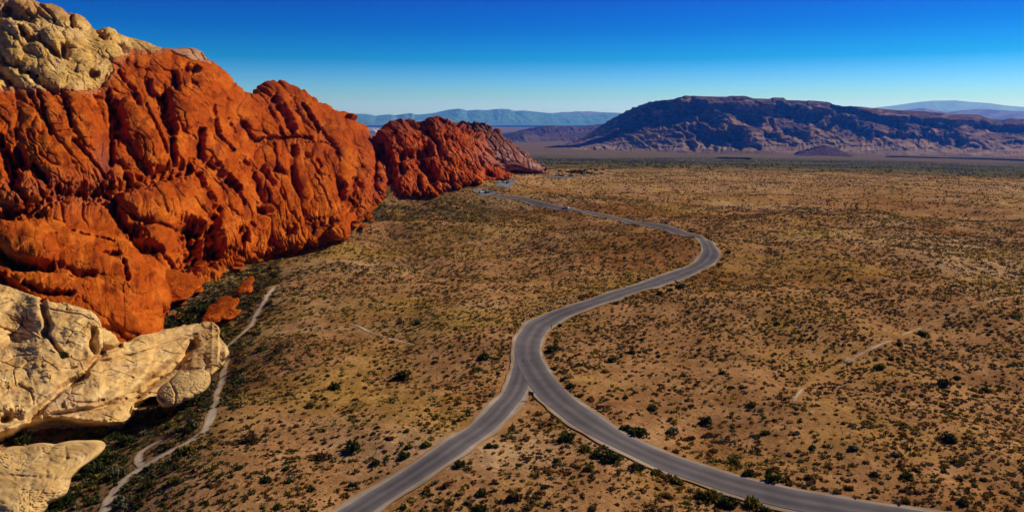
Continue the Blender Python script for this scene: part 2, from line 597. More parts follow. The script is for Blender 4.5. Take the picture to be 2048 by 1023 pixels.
trail_ribbon(trails[0], 0.95, 'pale footpath winding along the gully left of the plain')
trail_ribbon(trails[1], 0.7, 'short pale side path joining the footpath')
for _pl, _w in (([(1588, 802), (1600, 786), (1607, 776)], .3), ([(1684, 726), (1692, 721), (1730, 705), (1785, 681)], .42), ([(1690, 723), (1698, 719), (1706, 716)], .9), ([(1806, 671), (1822, 662), (1842, 653)], .4), ([(1866, 643), (1900, 632), (1930, 620), (1960, 611)], .28), ([(1975, 605), (1990, 599), (2003, 594)], .3)):
    trail_ribbon(resample(lay(_pl), 1.0), _w, 'stretch of a faint pale path crossing the plain at the right', wob=1.3, faint=.7)
trail_ribbon(trails[3], 0.45, 'short faint pale track on the plain left of the road', wob=1.3, faint=.8)


# ------------------------------------------------------------------ rock relief builder
def bumps_layer(PX, PY, MPP, bumps):
    """rounded lobes of rock: the largest wins, so that creases form where lobes meet"""
    H = np.zeros(PX.shape); M = np.zeros(PX.shape)
    for (cx, cy, L, W, ang, hf) in bumps:
        rr = max(L, W)*1.05
        sel = (np.abs(PX-cx) < rr) & (np.abs(PY-cy) < rr)
        if not sel.any(): continue
        x = PX[sel]-cx; y = PY[sel]-cy
        ca, sa = math.cos(R(ang)), math.sin(R(ang))
        u = (x*ca+y*sa)/L; v = (-x*sa+y*ca)/W
        rho = (np.abs(u)**2.4+np.abs(v)**2.2)
        e = np.sqrt(np.clip(1-rho, 0, 1))
        h = e*hf*min(L, W)*MPP[sel]
        H[sel] = np.maximum(H[sel], h); M[sel] = np.maximum(M[sel], e)
    return H, M


def grooves_layer(PX, PY, MPP, grooves, rough=1.0):
    H = np.zeros(PX.shape)
    for pts, w, d in grooves:
        xs = [p[0] for p in pts]; ys = [p[1] for p in pts]
        sel = (PX > min(xs)-3*w) & (PX < max(xs)+3*w) & (PY > min(ys)-3*w) & (PY < max(ys)+3*w)
        if not sel.any(): continue
        wv = 1.12*w*(1+0.35*rough*pn(PX[sel]/9, PY[sel]/9, 77))
        dist = seg_dist(PX[sel], PY[sel], pts)
        H[sel] = np.maximum(H[sel], d*MPP[sel]*np.exp(-(dist/wv)**2.6)*(.95+.55*rough*pn(PX[sel]/13, PY[sel]/13, 79)))
    return -H


def interp1(pl, x):
    return np.interp(x, [p[0] for p in pl], [p[1] for p in pl])


RAYW = 0.86


def relief(px, top, base, dtop, dbase, nv, dispf, gpow=((0, 1.0),), back=(70.0, 70.0), nback=36, under=0.06, smooth=False, recede=0.0):
    """a hillside: each column of the grid climbs from its foot to its crest, then rolls over and goes down behind.
    returns world points (rows, columns, 3) and the grid coordinates"""
    pt = interp1(top, px); pb = interp1(base, px)
    dt = interp1(dtop, px)
    db = interp1(dbase, px)
    def s1(v, m):
        k = np.hanning(m+2)[1:-1]; k /= k.sum()
        return np.convolve(np.pad(v, m//2, mode='edge'), k, mode='valid')
    if smooth: dt = s1(dt, 81); db = s1(db, 41); pb = s1(pb, 13)
    gp = np.interp(px, [p[0] for p in gpow], [p[1] for p in gpow])[None, :]
    nu = max(5, int(nv*under) if recede else 5)
    t = np.concatenate([np.linspace(-under, 0, nu)[:-1], np.linspace(0, 1, nv)])
    T, PX = np.meshgrid(t, px, indexing='ij')
    PY = pb[None, :]+(pt-pb)[None, :]*T
    Tc = np.clip(T, 0, 1)
    if smooth:
        pts_, pbs_ = s1(pt, 91), s1(pb, 61)
        Tc = np.clip((pbs_[None, :]-PY)/(pbs_-pts_)[None, :], 0, 1.25)
    D = db[None, :]+(dt-db)[None, :]*Tc**gp
    D = D+recede*sstep(0.0, -0.07, T) if recede else D
    P = at_depth(PX, PY, D)
    # the far side
    w = np.linspace(0, 1, nback+1)[1:]
    crest = P[-1]
    vdir = crest[:, :2]/np.linalg.norm(crest[:, :2], axis=1)[:, None]
    adir = np.stack([vdir[:, 0]-0.55, vdir[:, 1]], -1); adir /= np.linalg.norm(adir, axis=1)[:, None]
    B = np.empty((nback, len(px), 3))
    for i, ww in enumerate(w):
        B[i, :, :2] = crest[:, :2]+adir*(back[0]*ww)
        B[i, :, 2] = crest[:, 2]-back[1]*(ww**1.7)
    P = np.concatenate([P, B], 0)
    PXa = np.concatenate([PX, np.repeat(px[None, :], nback, 0)], 0)
    PYb = pt[None, :]-(w[:, None]*back[0]/dt[None, :]*FOC)*0.8
    PYa = np.concatenate([PY, PYb], 0)
    Da = np.concatenate([D, np.repeat(dt[None, :], nback, 0)], 0)
    Ta = np.concatenate([T, 1+np.repeat(w[:, None], len(px), 1)], 0)
    # smoothed normals of the bare slope
    def sm(a, n=9):
        k = np.hanning(n+2)[1:-1]; k /= k.sum()
        for ax in (0, 1):
            pad = [(0, 0)]*3; pad[ax] = (n//2, n//2)
            q = np.pad(a, pad, mode='edge')
            a = sum(k[j]*np.take(q, np.arange(j, j+a.shape[ax]), axis=ax) for j in range(n))
        return a
    du = np.gradient(P, axis=1); dv = np.gradient(P, axis=0)
    n = np.cross(du, dv); n /= np.linalg.norm(n, axis=-1)[..., None]+1e-9
    if n[nv//2, len(px)//2, 2] < 0: n = -n
    n = sm(n, 15); n /= np.linalg.norm(n, axis=-1)[..., None]+1e-9
    h = dispf(PXa, PYa, Da, Ta)
    vw = np.array([0, 0, CAM_H])-P; vw /= np.linalg.norm(vw, axis=-1)[..., None]
    dr = vw*RAYW+n*(1-RAYW); back_w = np.clip((Ta-1)*6, 0, 1)[..., None]
    dr = dr*(1-back_w)+n*back_w; dr /= np.linalg.norm(dr, axis=-1)[..., None]
    P = P+dr*h[..., None]
    return P, PXa, PYa, Da, Ta


def add_rock(name, P, col, mat, parent=None):
    nr, nc = P.shape[:2]
    return mesh_obj(name, P.reshape(-1, 3), grid_faces(nr, nc), mat, col.reshape(-1, 3), parent=parent)


def split_rock(P, col, masks, names, mats, parent):
    nr, nc = P.shape[:2]
    F = grid_faces(nr, nc)
    V = P.reshape(-1, 3); C = col.reshape(-1, 3)
    lab = masks.reshape(-1)[F[:, 0]]
    out = []
    for i, (nm, mt) in enumerate(zip(names, mats)):
        f = F[lab == i]
        if len(f) == 0: continue
        ids, inv = np.unique(f.ravel(), return_inverse=True)
        out.append(mesh_obj(nm, V[ids], inv.reshape(-1, 4), mt, C[ids], parent=parent))
    return out


def inside(PX, PY, poly):
    c = np.zeros(PX.shape, bool); n = len(poly)
    for i in range(n):
        x0, y0 = poly[i]; x1, y1 = poly[(i+1) % n]
        cond = ((y0 > PY) != (y1 > PY)) & (PX < (x1-x0)*(PY-y0)/((y1-y0) if y1 != y0 else 1e-9)+x0)
        c ^= cond
    return c


def cr(k, ox, oy, rows):
    """rows of (cx,cy,L,W,angle,height) read from an enlargement"""
    return [(ox+a/k, oy+b/k, L/k, W/k, ang, h) for a, b, L, W, ang, h in rows]


def crp(k, ox, oy, rows):
    return [([(ox+a/k, oy+b/k) for a, b in pts], w/k, d/k) for pts, w, d in rows]


RED = np.array([0.45, 0.079, 0.008]); RED2 = np.array([0.55, 0.124, 0.013]); RED3 = np.array([0.25, 0.038, 0.008])
TAN = np.array([0.62, 0.37, 0.105]); TAN2 = np.array([0.70, 0.44, 0.165]); PINK = np.array([0.45, 0.22, 0.14])


def mixa(c, k, w):
    return c*(1-w[..., None])+np.asarray(k)*w[..., None]


# --- the great red mountain
A_TOP = [(-260, 0), (-100, 8), (0, 12), (18, 8), (30, 6), (50, 9), (70, 8), (85, 12), (100, 10), (120, 18), (138, 32), (143, 30), (150, 28), (165, 36), (178, 50),
         (190, 62), (200, 66), (206, 58), (222, 62), (240, 72), (262, 78), (290, 84), (310, 96), (325, 104), (340, 100), (360, 98), (385, 99), (400, 103),
         (412, 118), (425, 128), (440, 142), (455, 160), (470, 180), (490, 196), (508, 206), (516, 208), (522, 199), (540, 194), (555, 190), (575, 191), (595, 196),
         (620, 205), (650, 218), (680, 230), (700, 242), (715, 252), (728, 264), (740, 280), (750, 300), (757, 330), (763, 350), (772, 380), (776, 392)]
A_BASE = [(-260, 660), (0, 655), (100, 665), (200, 700), (240, 700), (310, 670), (318, 655), (330, 610), (352, 575), (400, 549), (450, 531), (520, 512), (600, 490), (660, 474),
          (690, 462), (705, 440), (740, 408), (776, 394)]
A_DT = [(-260, 520), (0, 500), (200, 500), (320, 520), (420, 560), (510, 630), (525, 655), (600, 700), (700, 730), (740, 700), (757, 660), (776, 580)]

A_BUMPS = (
    # pale cap boulders
    cr(5.115, 0, 0, [(240, 115, 150, 95, 20, .9), (560, 150, 150, 100, 30, .8), (640, 220, 110, 90, 30, .7), (820, 240, 110, 75, 35, .9), (1110, 350, 90, 75, 20, 1.0), (1230, 400, 80, 60, 20, .7),
                     (560, 440, 150, 90, 35, .8), (440, 540, 130, 65, 28, .8), (110, 560, 150, 110, 30, .7), (750, 430, 130, 100, 30, .7), (800, 600, 130, 70, 0, .7), (1130, 570, 130, 70, 10, .7),
                     (870, 730, 100, 80, 10, .8), (1020, 750, 110, 75, -20, .9), (720, 880, 330, 110, 15, .6), (230, 860, 190, 90, 28, .8), (200, 340, 150, 80, 20, .7), (50, 420, 110, 80, 30, .7),
                     (330, 260, 90, 50, 20, .6), (620, 620, 70, 50, 40, .6), (1000, 500, 90, 45, 20, .6), (40, 90, 110, 90, 20, .7), (500, 800, 130, 90, 40, .6), (60, 720, 90, 60, 20, .6),
                     (-200, 200, 200, 150, 20, .8), (-300, 600, 260, 180, 20, .7)])
    # upper red ribs
    + cr(2.557, 0, 0, [(90, 590, 190, 95, 62, .5), (-60, 700, 160, 90, 50, .5), (250, 570, 160, 48, 62, .9), (330, 640, 150, 30, 55, .9), (430, 610, 200, 85, 68, .8), (560, 700, 140, 26, 80, .8),
                       (720, 690, 190, 80, 62, 1.0), (800, 660, 200, 34, 64, 1.1), (925, 440, 75, 45, 80, 1.0), (600, 430, 110, 36, 58, .8), (655, 400, 95, 22, 60, .9), (720, 420, 110, 25, 82, .9),
                       (800, 430, 80, 60, 60, .7), (905, 570, 120, 90, 60, .9), (1020, 400, 90, 60, 50, .8), (830, 320, 110, 50, 20, .7), (940, 780, 110, 65, 80, .9), (1000, 560, 110, 55, 55, .8),
                       (1060, 640, 60, 30, 80, .8), (1140, 640, 120, 50, 58, 1.0), (1120, 800, 70, 40, 60, .8), (1180, 760, 120, 32, 50, .9), (1120, 400, 120, 50, 45, .8), (1200, 470, 100, 50, 35, .8),
                       (1270, 600, 110, 45, 45, .8), (700, 300, 80, 45, 20, .7), (900, 900, 200, 70, 35, .6), (780, 1010, 230, 60, 15, .5)])
    + cr(5.115, 0, 250, [(200, 330, 160, 100, 60, .8), (350, 200, 150, 60, 65, .7), (520, 560, 110, 100, 60, 1.0), (80, 650, 180, 120, 30, .9), (430, 260, 160, 50, 70, .7), (560, 250, 160, 40, 62, .7),
                         (900, 120, 160, 110, 60, .6), (820, 380, 160, 90, 60, .6), (1040, 420, 170, 90, 80, .6), (1150, 200, 160, 40, 80, .8), (850, 550, 170, 35, 20, .7), (430, 760, 80, 50, 20, .8),
                         (180, 930, 180, 80, 40, .7), (1260, 330, 110, 60, 60, .8)])
    # middle ribs
    + cr(5.115, 460, 280, [(60, 500, 280, 70, 62, 1.0), (190, 480, 220, 26, 62, .9), (180, 240, 130, 60, 70, 1.0), (250, 500, 180, 30, 62, 1.0), (390, 200, 130, 50, 75, 1.0), (400, 400, 160, 30, 66, .9),
                           (530, 200, 170, 60, 82, 1.0), (560, 450, 180, 40, 72, 1.0), (700, 250, 200, 45, 84, 1.1), (740, 480, 200, 70, 68, .9), (640, 610, 110, 30, 80, .8), (810, 130, 80, 50, 80, .9),
                           (820, 300, 110, 40, 62, .9), (960, 230, 190, 120, 62, .8), (900, 480, 170, 50, 58, .8), (1000, 600, 160, 50, 60, .7), (1180, 330, 160, 60, 55, .8), (1170, 520, 110, 40, 84, 1.2),
                           (140, 780, 180, 80, 30, .8), (120, 920, 170, 70, 30, .8), (320, 900, 100, 60, 60, .8), (520, 840, 110, 60, 60, .8), (700, 930, 80, 60, 80, 1.0), (800, 900, 80, 40, 60, .8),
                           (1130, 830, 90, 60, 70, 1.0), (1000, 980, 120, 40, 0, .9), (470, 640, 80, 40, 60, .7), (850, 700, 150, 60, 20, .6)])
    + cr(2.557, 400, 150, [(130, 210, 110, 50, 45, .9), (200, 300, 90, 35, 45, .8), (310, 230, 120, 50, 45, .9), (400, 130, 60, 40, 20, .9), (430, 230, 110, 60, 58, .9), (560, 210, 120, 50, 55, .9), (640, 180, 80, 40, 30, .7),
                           (680, 290, 130, 60, 50, .8), (800, 300, 90, 55, 60, .8), (840, 400, 100, 50, 55, .8), (760, 420, 90, 45, 45, .8), (880, 500, 80, 40, 60, .8), (810, 600, 70, 40, 50, .9), (870, 590, 60, 35, 60, .9),
                           (60, 120, 100, 50, 45, .8), (240, 380, 120, 35, 40, .6)])
    # lower boulders and apron
    + cr(2.924, 0, 350, [(130, 410, 230, 110, 22, .8), (40, 120, 110, 80, 20, .8), (860, 385, 85, 50, 20, 1.2), (930, 370, 110, 75, 35, 1.0), (1310, 410, 100, 75, 20, 1.3), (1195, 420, 35, 60, 15, 1.3),
                         (1340, 310, 130, 50, 20, .9), (970, 480, 80, 45, 35, .9), (760, 160, 190, 90, 15, .6), (1010, 160, 170, 100, 35, .6), (880, 270, 220, 90, 25, .5), (380, 380, 280, 80, 18, .5),
                         (300, 650, 240, 60, 18, .6), (500, 520, 250, 60, 15, .5), (650, 780, 260, 90, 35, .5), (700, 400, 120, 40, 40, .5), (1190, 300, 45, 40, 60, 1.1), (1070, 470, 50, 35, 0, 1.0),
                         (1420, 330, 90, 60, 40, .8), (1390, 470, 90, 40, 20, 1.0), (1140, 545, 90, 30, -5, .9), (1200, 130, 120, 60, 50, .6), (780, 660, 90, 40, 45, .7)])
)
A_GROOVES = (
    [([(-40, 440), (40, 436), (110, 396), (200, 392), (262, 374), (330, 352), (372, 340)], 13, 42), ([(232, 395), (226, 425), (262, 470), (292, 500)], 8, 34), ([(395, 350), (420, 400), (430, 440)], 6, 26), ([(0, 300), (30, 330), (30, 380)], 9, 40), ([(215, 190), (222, 250), (222, 330)], 5, 26)]
    + crp(5.115, 0, 0, [([(110, 150), (200, 200), (330, 215)], 45, 130), ([(230, 340), (300, 440), (420, 430), (480, 500), (600, 600)], 26, 110), ([(640, 520), (660, 600)], 30, 120), ([(920, 790), (980, 800)], 28, 100),
                      ([(330, 780), (420, 880), (540, 980)], 36, 120), ([(0, 560), (90, 680), (220, 700)], 26, 90), ([(1000, 340), (1060, 400)], 30, 110), ([(1210, 470), (1260, 520)], 30, 80), ([(720, 180), (730, 280)], 22, 110),
                      ([(0, 790), (80, 850), (60, 920)], 50, 120), ([(210, 760), (350, 770)], 26, 90), ([(400, 60), (520, 180), (560, 260)], 14, 60), ([(0, 960), (380, 960), (560, 990), (760, 990), (1040, 920), (1150, 760)], 9, 30)])
    + crp(2.557, 0, 0, [([(575, 560), (600, 620), (600, 700)], 26, 90), ([(830, 520), (840, 600), (870, 680)], 24, 110), ([(885, 400), (900, 480)], 12, 70), ([(750, 440), (770, 500)], 14, 60), ([(600, 380), (680, 480), (690, 530)], 9, 50),
                        ([(200, 490), (240, 640), (260, 720)], 8, 40), ([(330, 540), (360, 680)], 8, 40), ([(870, 740), (880, 840)], 14, 90), ([(960, 370), (990, 370)], 22, 80), ([(1020, 680), (1020, 800)], 14, 80),
                        ([(1060, 840), (1160, 930), (1200, 980)], 18, 80), ([(20, 740), (40, 880), (60, 930)], 14, 90), ([(95, 800), (120, 870)], 24, 100), ([(180, 870), (240, 950)], 14, 80), ([(740, 560), (850, 800)], 6, 35),
                        ([(370, 750), (470, 850), (540, 920)], 9, 40), ([(640, 920), (720, 970)], 22, 70), ([(1150, 620), (1180, 690)], 8, 40), ([(1075, 560), (1100, 700), (1180, 780)], 8, 40), ([(690, 540), (700, 550)], 16, 60)])
    + crp(5.115, 460, 280, [([(100, 200), (190, 300), (280, 520), (340, 650)], 26, 95), ([(320, 320), (400, 440), (420, 480)], 28, 85), ([(460, 330), (540, 370)], 30, 85), ([(640, 330), (660, 460), (700, 560)], 28, 90),
                            ([(640, 130), (650, 160)], 34, 100), ([(0, 430), (60, 560), (130, 680)], 16, 60), ([(380, 540), (410, 650)], 14, 60), ([(490, 530), (560, 640)], 16, 60), ([(770, 190), (790, 200)], 22, 70),
                            ([(880, 240), (920, 320)], 16, 55), ([(860, 400), (960, 560), (1040, 740)], 10, 40), ([(1120, 480), (1160, 640), (1200, 700)], 46, 180), ([(1240, 420), (1240, 600)], 16, 90),
                            ([(290, 740), (350, 760)], 32, 90), ([(600, 980), (640, 960)], 44, 120), ([(880, 980), (1000, 930), (1040, 880)], 36, 110), ([(200, 890), (240, 930)], 20, 60), ([(1270, 440), (1330, 520)], 30, 100),
                            ([(760, 60), (960, 60), (1080, 130), (1110, 260)], 8, 30), ([(820, 860), (960, 840)], 14, 50), ([(140, 1000), (160, 1020)], 30, 90), ([(440, 60), (470, 200), (470, 330)], 9, 45)])
    + crp(2.557, 400, 150, [([(370, 140), (430, 230), (460, 300)], 20, 60), ([(515, 170), (560, 240), (600, 300)], 9, 60), ([(200, 240), (260, 330)], 9, 50), ([(0, 420), (100, 540)], 9, 50), ([(280, 340), (480, 330), (560, 340)], 8, 40),
                            ([(740, 230), (800, 240)], 9, 40), ([(0, 800), (50, 820), (40, 950)], 34, 120), ([(90, 700), (60, 760)], 22, 80), ([(220, 860), (230, 840)], 18, 60), ([(310, 700), (320, 705)], 16, 60)])
    + crp(2.924, 0, 350, [([(1110, 330), (1130, 420), (1100, 510)], 52, 190), ([(1250, 240), (1230, 330), (1250, 480)], 26, 140), ([(1130, 510), (1240, 500)], 20, 120), ([(800, 330), (810, 410), (900, 440)], 26, 110),
                          ([(600, 170), (680, 220), (700, 300), (770, 400)], 16, 60), ([(0, 470), (100, 560), (300, 560)], 24, 90), ([(600, 480), (690, 480)], 12, 50), ([(150, 660), (260, 720), (420, 720)], 14, 50),
                          ([(0, 620), (160, 740)], 26, 90), ([(410, 350), (660, 400)], 6, 25), ([(1400, 350), (1430, 390)], 22, 70), ([(720, 530), (740, 640)], 10, 60), ([(120, 130), (220, 250)], 18, 70),
                          ([(930, 440), (1020, 560), (1080, 570)], 10, 50), ([(420, 600), (540, 600)], 16, 50), ([(740, 50), (700, 80), (840, 80)], 14, 60)])
)
A_CAP = [(-400, -60), (-400, 190), (0, 187), (40, 184), (74, 187), (110, 185), (156, 191), (180, 186), (203, 178), (214, 160), (227, 148), (222, 135), (219, 128), (240, 120), (252, 112), (258, 104), (275, 103), (297, 107),
         (318, 106), (330, 99), (340, -60)]
A_CAP2 = [(335, 60), (333, 102), (350, 106), (368, 118), (390, 124), (404, 128), (418, 132), (412, 116), (404, 104), (398, 60)]


A_MACRO = [(120, 270, 120, 95, 65, .34), (235, 240, 105, 42, 68, .38), (300, 255, 110, 55, 65, .38), (385, 190, 85, 60, 60, .34), (440, 270, 95, 45, 55, .36), (330, 140, 90, 45, 20, .3), (325, 405, 125, 48, 18, .42),
           (470, 350, 105, 42, 58, .38), (535, 260, 80, 40, 50, .34), (600, 250, 105, 55, 40, .36), (690, 300, 80, 55, 60, .36), (560, 375, 85, 46, 66, .40), (625, 380, 90, 50, 62, .40), (700, 380, 60, 40, 60, .36), (470, 470, 70, 40, 15, .5),
           (560, 465, 60, 30, 10, .45), (650, 445, 60, 30, 20, .45), (60, 390, 100, 50, 20, .42), (20, 480, 120, 60, 20, .5), (150, 500, 150, 50, 14, .38), (240, 560, 110, 60, 30, .36), (100, 590, 190, 55, 14, .40), (255, 640, 90, 40, 38, .3),
           (60, 60, 110, 60, 25, .36), (190, 110, 100, 50, 25, .36), (110, 150, 120, 50, 15, .36), (-60, 250, 120, 110, 60, .35), (-60, 560, 120, 80, 15, .35)]


def a_disp(PX, PY, D, T):
    Dm = D
    S = np.clip(400.0/Dm, 0.4, 2.0)
    MPP = Dm/FOC
    # world-sized coordinates on the slope
    pxs = PX[0]
    dm = D[D.shape[0]//2]
    U = np.concatenate([[0], np.cumsum(np.diff(pxs)*(dm[1:]+dm[:-1])/800.0)])[None, :]+0*PX
    V = (PY-400)*Dm/400.0
    Vw = V*0.9
    wx = 14*fbm(U/70, Vw/70, 91, 3); wy = 14*fbm(U/70, Vw/70, 95, 3)
    ang = R(60)
    a = (U+wx)*math.sin(ang)-(Vw+wy)*math.cos(ang)
    b = (U+wx)*math.cos(ang)+(Vw+wy)*math.sin(ang)
    H, M = bumps_layer(PX+2.5*fbm(PX/16, PY/16, 71, 3), PY+2.5*fbm(PX/16, PY/16, 73, 3), MPP, A_BUMPS)
    f1, f2, h1 = worley(a/30, b/95, 101)
    ribs = (1-np.exp(-7*(f2-f1)))*3.6+h1*2.8
    f1, f2, h2 = worley(a/13+0.4*h1, b/30, 111)
    lumps = (1-np.exp(-5*(f2-f1)))*1.5+h2*0.8
    f1, f2, h3 = worley((U+0.3*wx)/6.5, Vw/6.0, 121)
    small = (1-np.exp(-6*(f2-f1)))*0.55+h3*0.35
    cap = inside(PX, PY, A_CAP).astype(float)
    lowleft = sstep(430, 330, PX)*sstep(420, 470, PY)
    rubble = np.maximum.reduce([np.exp(-((PX-130)/120)**2-((PY-392)/34)**2), np.exp(-((PX-290)/70)**2-((PY-348)/20)**2), 0.8*np.exp(-((PX-610)/90)**2-((PY-450)/26)**2), 0.25*cap])
    far = sstep(690, 740, PX)
    footm = (1-sstep(.06, .26, T))*sstep(320, 380, PX)
    rubble = np.maximum(rubble, .75*footm)
    HM, MM = bumps_layer(PX+9*fbm(PX/50, PY/50, 271, 3), PY+9*fbm(PX/50, PY/50, 273, 3), MPP, A_MACRO)
    w = 1-0.65*M
    h = HM*2.2+H*1.6*(1-0.25*lowleft)+1.0*ribs*w*(1-0.6*cap)*(1-0.85*lowleft)+lumps*(0.22+0.45*footm+0.7*far+0.15*cap+0.5*rubble)*(1-0.8*lowleft)+small*(0.12+2.2*rubble+0.5*far)
    h = h+2.2*lowleft+1.2*fbm(U/40, Vw/40, 131, 3)+0.22*fbm(U/9, Vw/9, 141, 3)
    # angular fractures and ledges
    e1, e2, eh = worley((a+.25*wy)/19+3.3, (b+.25*wx)/44, 181)
    sp = sstep(-.15, .45, fbm(U/55, Vw/55, 191, 3))
    h = h-1.5*np.exp(-((e2-e1)/0.05)**2)*(1-.95*lowleft)*sp+.9*(eh-.5)*(1-.4*M)
    e1, e2, eh = worley((a*.9+b*.3)/8+1.3, (b-.2*a)/17, 185)
    h = h-0.5*np.exp(-((e2-e1)/0.07)**2)*(1-.9*lowleft)*(sp*.6+.4*far)+0.9*(eh-.5)*(0.15+.85*far)
    q = (Vw+0.25*U+7*fbm(U/60, Vw/60, 187, 3))/15.0; fr = q-np.floor(q)
    h = h+1.3*fr*(1-sstep(.88, 1, fr))*sstep(-.1, .5, fbm(U/80, Vw/80, 189, 2)+.15)*(1-.4*cap)
    # thin joints and bedding cracks across the smooth slabs
    j = np.abs(fbm(a/26, b/60, 151, 3)); h = h-0.9*np.exp(-(j/0.035)**2)*(0.4-0.2*lowleft)
    j = np.abs(fbm(U/60+0.3, Vw/14, 161, 3)); h = h-0.7*np.exp(-(j/0.04)**2)*(0.4+0.2*lowleft)
    h = h+grooves_layer(PX+2*fbm(PX/10, PY/10, 171, 2), PY+2*fbm(PX/10, PY/10, 173, 2), MPP, A_GROOVES)*1.75
    h = h+3.0*(1-sstep(0.0, 0.16, T))
    return h


px_a = np.concatenate([np.arange(-640, -120, 3.0), np.arange(-120, 777, 1.0)])
_, dba = ground_hit(px_a, interp1(A_BASE, px_a))
k = np.hanning(15); k /= k.sum(); dba = np.convolve(np.pad(dba, 7, mode='edge'), k, mode='valid')
P, PX, PY, D, T = relief(px_a, A_TOP, A_BASE, A_DT, list(zip(px_a, dba)), 560, a_disp, gpow=((300, 1.5), (420, 1.3), (560, 1.05)), back=(90, 120), smooth=True)
A_SURF = (PX[0].copy(), PY.copy(), (P[..., 1]*CP+(CAM_H-P[..., 2])*SP).copy())
wj = fbm(PX/14, PY/14, 201, 3)*5
capm = inside(PX+wj, PY+wj, A_CAP); cap2 = inside(PX+wj, PY+wj, A_CAP2)
capm |= (T > 1) & (PX < 325); cap2 |= (T > 1) & (PX > 338) & (PX < 402)
n1 = fbm(PX/45, PY/45, 211, 4); n2 = fbm(PX/20, PY/30, 213, 4)
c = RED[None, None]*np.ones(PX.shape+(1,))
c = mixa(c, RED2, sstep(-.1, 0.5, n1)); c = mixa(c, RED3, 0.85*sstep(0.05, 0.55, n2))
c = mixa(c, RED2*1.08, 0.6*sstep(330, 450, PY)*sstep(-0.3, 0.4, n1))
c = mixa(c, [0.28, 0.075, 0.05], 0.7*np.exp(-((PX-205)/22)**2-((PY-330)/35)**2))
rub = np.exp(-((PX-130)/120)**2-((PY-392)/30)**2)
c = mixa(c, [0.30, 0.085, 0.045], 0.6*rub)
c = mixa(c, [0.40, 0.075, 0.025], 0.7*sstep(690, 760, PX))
ct = TAN[None, None]*np.ones(PX.shape+(1,)); ct = mixa(ct, TAN2, sstep(0, 0.5, n1)); ct = mixa(ct, [0.36, 0.17, 0.05], 0.6*sstep(0.2, 0.7, n2)); ct = mixa(ct, [0.42, 0.20, 0.075], 0.6*sstep(60, 20, PY))
nearcap = np.zeros(PX.shape)
for _dx, _dy in ((-9, -7), (0, -12), (9, -7), (-12, 0), (-4, -6), (5, -15), (-15, -10)):
    nearcap += inside(PX+wj+_dx, PY+wj+_dy, A_CAP)/7.0
c = mixa(c, [0.50, 0.19, 0.075], .8*np.clip(nearcap, 0, 1))
fc = np.zeros(PX.shape)
for _dx, _dy in ((-8, 7), (0, 10), (9, 7), (10, 0)):
    fc += (~inside(PX+wj+_dx, PY+wj+_dy, A_CAP))/4.0
ct = mixa(ct, [0.56, 0.29, 0.11], .6*fc)
c = np.where(capm[..., None], ct, c); c = np.where(cap2[..., None], mixa(ct, PINK, np.full(PX.shape, .8)), c)
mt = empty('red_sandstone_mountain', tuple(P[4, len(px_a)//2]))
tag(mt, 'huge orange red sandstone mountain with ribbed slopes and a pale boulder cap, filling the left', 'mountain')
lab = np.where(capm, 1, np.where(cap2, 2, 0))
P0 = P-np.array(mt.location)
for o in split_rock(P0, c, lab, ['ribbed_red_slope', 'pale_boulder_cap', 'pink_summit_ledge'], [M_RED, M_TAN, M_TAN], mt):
    if o.name.startswith('pale'): o['label'] = 'cream yellow boulder cap on the left shoulder'
    if o.name.startswith('pink'): o['label'] = 'pinkish pale ledge on the summit'

# --- the lower red outcrop beyond it
k5 = 3.654
C_TOP = [(748, 352), (758, 300), (765, 292), (775, 280), (790, 266), (800, 258), (815, 257), (830, 259), (845, 262), (855, 254), (866, 248), (876, 245), (890, 249), (905, 253), (920, 262), (940, 275), (958, 285),
         (970, 294), (975, 315), (985, 330), (1002, 345), (1018, 350), (1021, 356)]
C_BASE = [(748, 390), (775, 387), (870, 388), (898, 375), (935, 366), (975, 358), (1021, 358)]
C_DT = [(748, 640), (800, 690), (880, 720), (960, 700), (975, 680), (1021, 640)]


C_BUMPS = cr(k5, 700, 200, [(420, 290, 130, 70, 40, .9), (470, 360, 90, 50, 30, .8), (300, 340, 60, 50, 60, 1.0), (330, 260, 60, 45, 20, 1.0), (640, 210, 75, 45, 30, 1.0), (700, 330, 160, 45, 60, 1.0), (620, 330, 110, 30, 70, 1.0),
                            (790, 280, 110, 45, 40, .9), (860, 360, 120, 45, 55, .9), (780, 400, 110, 40, 60, .9), (440, 480, 60, 45, 30, 1.1), (450, 560, 80, 35, 10, 1.0), (550, 620, 80, 45, 60, 1.2), (640, 610, 60, 30, 80, 1.2),
                            (650, 500, 100, 50, 35, 1.1), (700, 550, 90, 45, 30, 1.0), (820, 560, 100, 50, 10, 1.0), (400, 620, 90, 45, 40, 1.0), (900, 460, 90, 40, 50, .9), (950, 540, 40, 40, 90, 1.0), (930, 300, 90, 35, 40, .8),
                            (1080, 550, 50, 20, 0, 1.2), (1010, 560, 25, 20, 0, 1.0), (1140, 550, 30, 18, 0, 1.0)])
C_GROOVES = crp(k5, 700, 200, [([(230, 370), (280, 450), (300, 560), (300, 660)], 40, 110), ([(370, 420), (500, 400), (560, 400)], 30, 90), ([(480, 440), (580, 520), (600, 590)], 34, 100), ([(370, 480), (380, 540)], 16, 60),
                               ([(570, 240), (640, 330), (660, 420)], 12, 60), ([(740, 560), (740, 620)], 14, 70), ([(500, 580), (510, 660)], 12, 60), ([(940, 430), (960, 480)], 12, 50), ([(980, 540), (1050, 560)], 12, 50),
                               ([(690, 270), (700, 300)], 12, 40), ([(460, 290), (490, 300)], 14, 40)])


